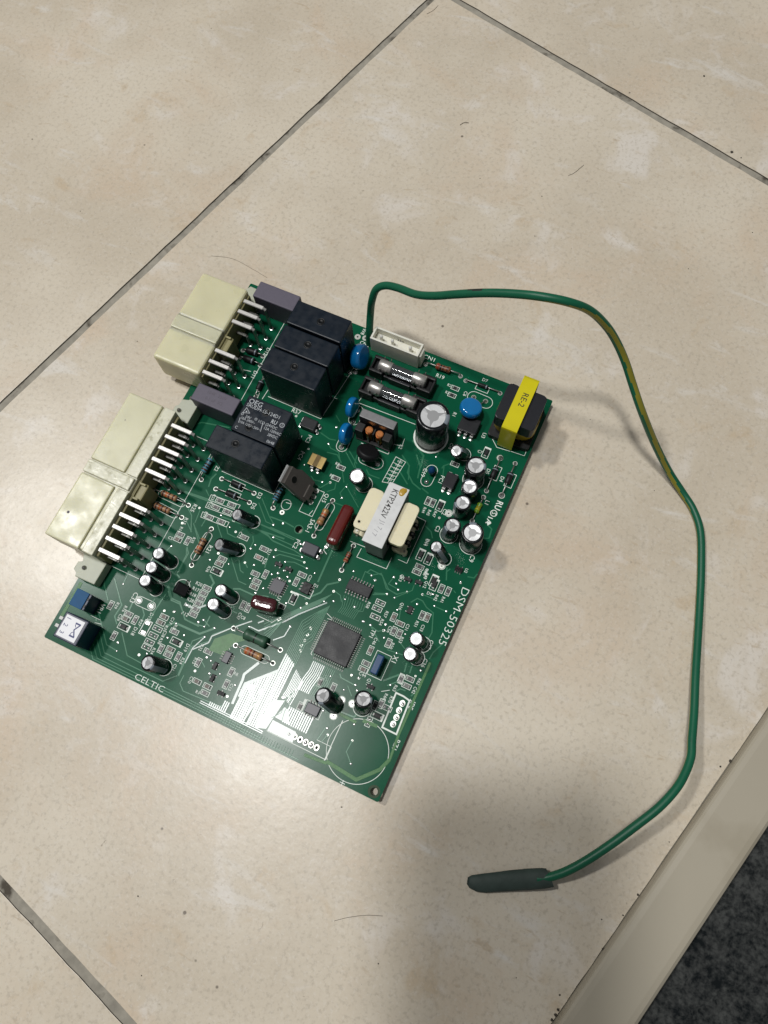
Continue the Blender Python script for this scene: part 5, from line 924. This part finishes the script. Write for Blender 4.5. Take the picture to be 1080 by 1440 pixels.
# ------------------------------------------------------------------ green and yellow wire
WP = [((60.20,162.94), 0.2), ((60.15,164.18), 8), ((59.38,167.88), 16), ((60.11,168.67), 24), ((61.41,170.52), 30), ((64.91,171.73), 33), ((70.75,170.87), 36), ((79.38,167.98), 41), ((86.83,166.97), 46), ((94.92,166.81), 52), ((104.89,167.42), 58), ((114.48,168.03), 62.5), ((123.90,168.41), 66), ((133.14,170.42), 65.5), ((140.51,173.56), 60.5), ((147.56,175.10), 53), ((153.33,174.82), 46), ((159.00,172.66), 39.5), ((164.58,168.67), 34), ((171.80,163.78), 27), ((181.34,161.06), 14), ((191.84,158.08), 2), ((200.54,153.65), -2.4), ((206.62,148.86), -3.0), ((211.96,141.12), -3.0), ((216.62,127.44), -3.0), ((220.25,113.96), -2.6), ((223.20,100.43), -1.0), ((225.91,87.29), 1.0), ((228.72,74.77), 3.0), ((230.43,64.89), 5.0), ((231.49,59.16), 6.2), ((231.06,52.86), 7.2), ((229.58,46.68), 8.0), ((226.29,38.71), 8.0), ((221.40,29.98), 7.0), ((216.69,21.81), 5.6), ((211.27,13.22), 3.6), ((206.54,6.84), 1.4), ((202.21,2.55), -.8), ((199.23,0.57), -1.4)]
P = [Vector((p[0], p[1], z)) for p, z in WP]; Q = []
for i in range(len(P)-1):
    p0 = P[max(i-1, 0)]; p1 = P[i]; p2 = P[i+1]; p3_ = P[min(i+2, len(P)-1)]
    for k_ in range(6):
        t = k_/6; Q.append(0.5*((2*p1)+(p2-p0)*t+(2*p0-5*p1+4*p2-p3_)*t*t+(3*p1-p0-3*p2+p3_)*t**3))
Q.append(P[-1]); NQ = len(Q); NS = 24
# stripe: where round the wire the yellow lies, chosen along its length so that it twists as in the photograph
def frame_angles(KEY):
    T = [(Q[min(i+1, NQ-1)]-Q[max(i-1, 0)]).normalized() for i in range(NQ)]; u = T[0].orthogonal().normalized(); A = []
    pass
    for i in range(NQ):
        if i: u = (u-T[i]*u.dot(T[i])).normalized()
        w = T[i].cross(u); side = T[i].cross(Vector((0, 0, 1)))     # to the right of travel
        if side.length < .2: side = Vector((1, 0, 0))
        side.normalize(); upv = side.cross(T[i])
        for (a, va), (c, vc) in zip(KEY, KEY[1:]):
            if a <= i/6 <= c: ang = va+(vc-va)*(i/6-a)/(c-a)
        ang = math.radians(ang-90)          # 0 = right of travel, +90 = top, given as 90 = right, 180 = below
        d = side*math.cos(ang)-upv*math.sin(ang); A.append(math.atan2(d.dot(w), d.dot(u)))
    return A
STRIPE = [(0,180),(10,165),(12,125),(13,105),(14,80),(15,52),(16,25),(17,8),(18,2),(19,10),(20,25),(21,50),(22,80),(23,102),(24,112),(30,112),(33,122),(36,180),(60,180)]     # position along the wire, degrees from the top
ANG = frame_angles(STRIPE); SCF = frame_angles([(0, -25), (60, -25)])
WSCUFF = mat('wire_scuff', (0.006, 0.014, 0.010), 0.6)
def wm(i, j):
    a = 2*math.pi*(j+.5)/NS; d = (a-ANG[i]+math.pi) % (2*math.pi)-math.pi
    d2 = (a-SCF[i]+math.pi) % (2*math.pi)-math.pi; q = i/6
    if 9.35 < q < 10.0 and abs(d2) < .75-abs(q-9.7)*1.5: return WSCUFF
    return WYELL if abs(d) < .55 else WGREEN
b = MB(); b.tube(Q, 1.5, WGREEN, NS, True, wm); gw = part('green_wire', b, root, tuple(Q[0]), label='green wire with a yellow stripe looping from the board onto the tiles')
k = MB(); cs = [((203.11,2.79), .0, 3.0, 2.0), ((201.22,1.66), 0, 3.3, 2.1), ((197.23,-0.60), -.15, 3.35, 1.9), ((191.96,-3.59), -.3, 3.3, 1.7), ((187.34,-6.27), -.4, 3.15, 1.5), ((183.98,-8.24), -.7, 3.0, 1.3), ((181.37,-9.49), -.9, 2.7, 1.1), ((179.44,-9.91), -1.0, 2.1, .9), ((178.36,-10.17), -1.0, 1.1, .6)]
n = 18; ring = []; dz = -2.2
for i, (p, z, rw, rh) in enumerate(cs):
    a = Vector(cs[max(i-1, 0)][0]); c = Vector(cs[min(i+1, len(cs)-1)][0]); d = (c-a).normalized(); s_ = Vector((-d.y, d.x)); ring.append([(p[0]+s_.x*rw*math.cos(2*math.pi*j/n)*(1-.06*math.sin(i*2.1))-(d.x*(.8*math.cos(2*math.pi*j/n)) if i == 0 else 0), p[1]+s_.y*rw*math.cos(2*math.pi*j/n)-(d.y*(.8*math.cos(2*math.pi*j/n)) if i == 0 else 0), FLOOR+.12+rh+rh*math.sin(2*math.pi*j/n)+(1.0 if i == 0 else .7 if i == 1 else .3 if i == 2 else 0)) for j in range(n)])
vs = [q for r_ in ring for q in r_]; m_ = len(ring); k.add(vs, [(i*n+j, (i+1)*n+j, (i+1)*n+(j+1) % n, i*n+(j+1) % n) for i in range(m_-1) for j in range(n)]+[tuple((m_-1)*n+j for j in range(n))], SHRINK, True)
c0 = Vector(ring[0][0]).lerp(Vector(ring[0][n//2]), .5); inner = [tuple(c0+(Vector(q)-c0)*.78) for q in ring[0]]; deep = [tuple(c0+(Vector(q)-c0)*.7+Vector((cs[2][0][0]-cs[0][0][0], cs[2][0][1]-cs[0][0][1], 0))*.5) for q in ring[0]]
k.add(ring[0]+inner+deep, [(j, (j+1) % n, n+(j+1) % n, n+j) for j in range(n)]+[(n+j, n+(j+1) % n, 2*n+(j+1) % n, 2*n+j) for j in range(n)], SHRINK, True); k.add(deep, [tuple(range(n))], HOLE)
part('heat_shrink_sleeve', k, gw, (*cs[4][0], FLOOR+2))
solder(pd, (59.75,163.64), 1.5, 1.2)

part('silkscreen_print', sk, root, (BW/2, BL/2, ZS), kind='stuff')
part('solder_pads', pd, root, (BW/2, BL/2, 0), kind='stuff')
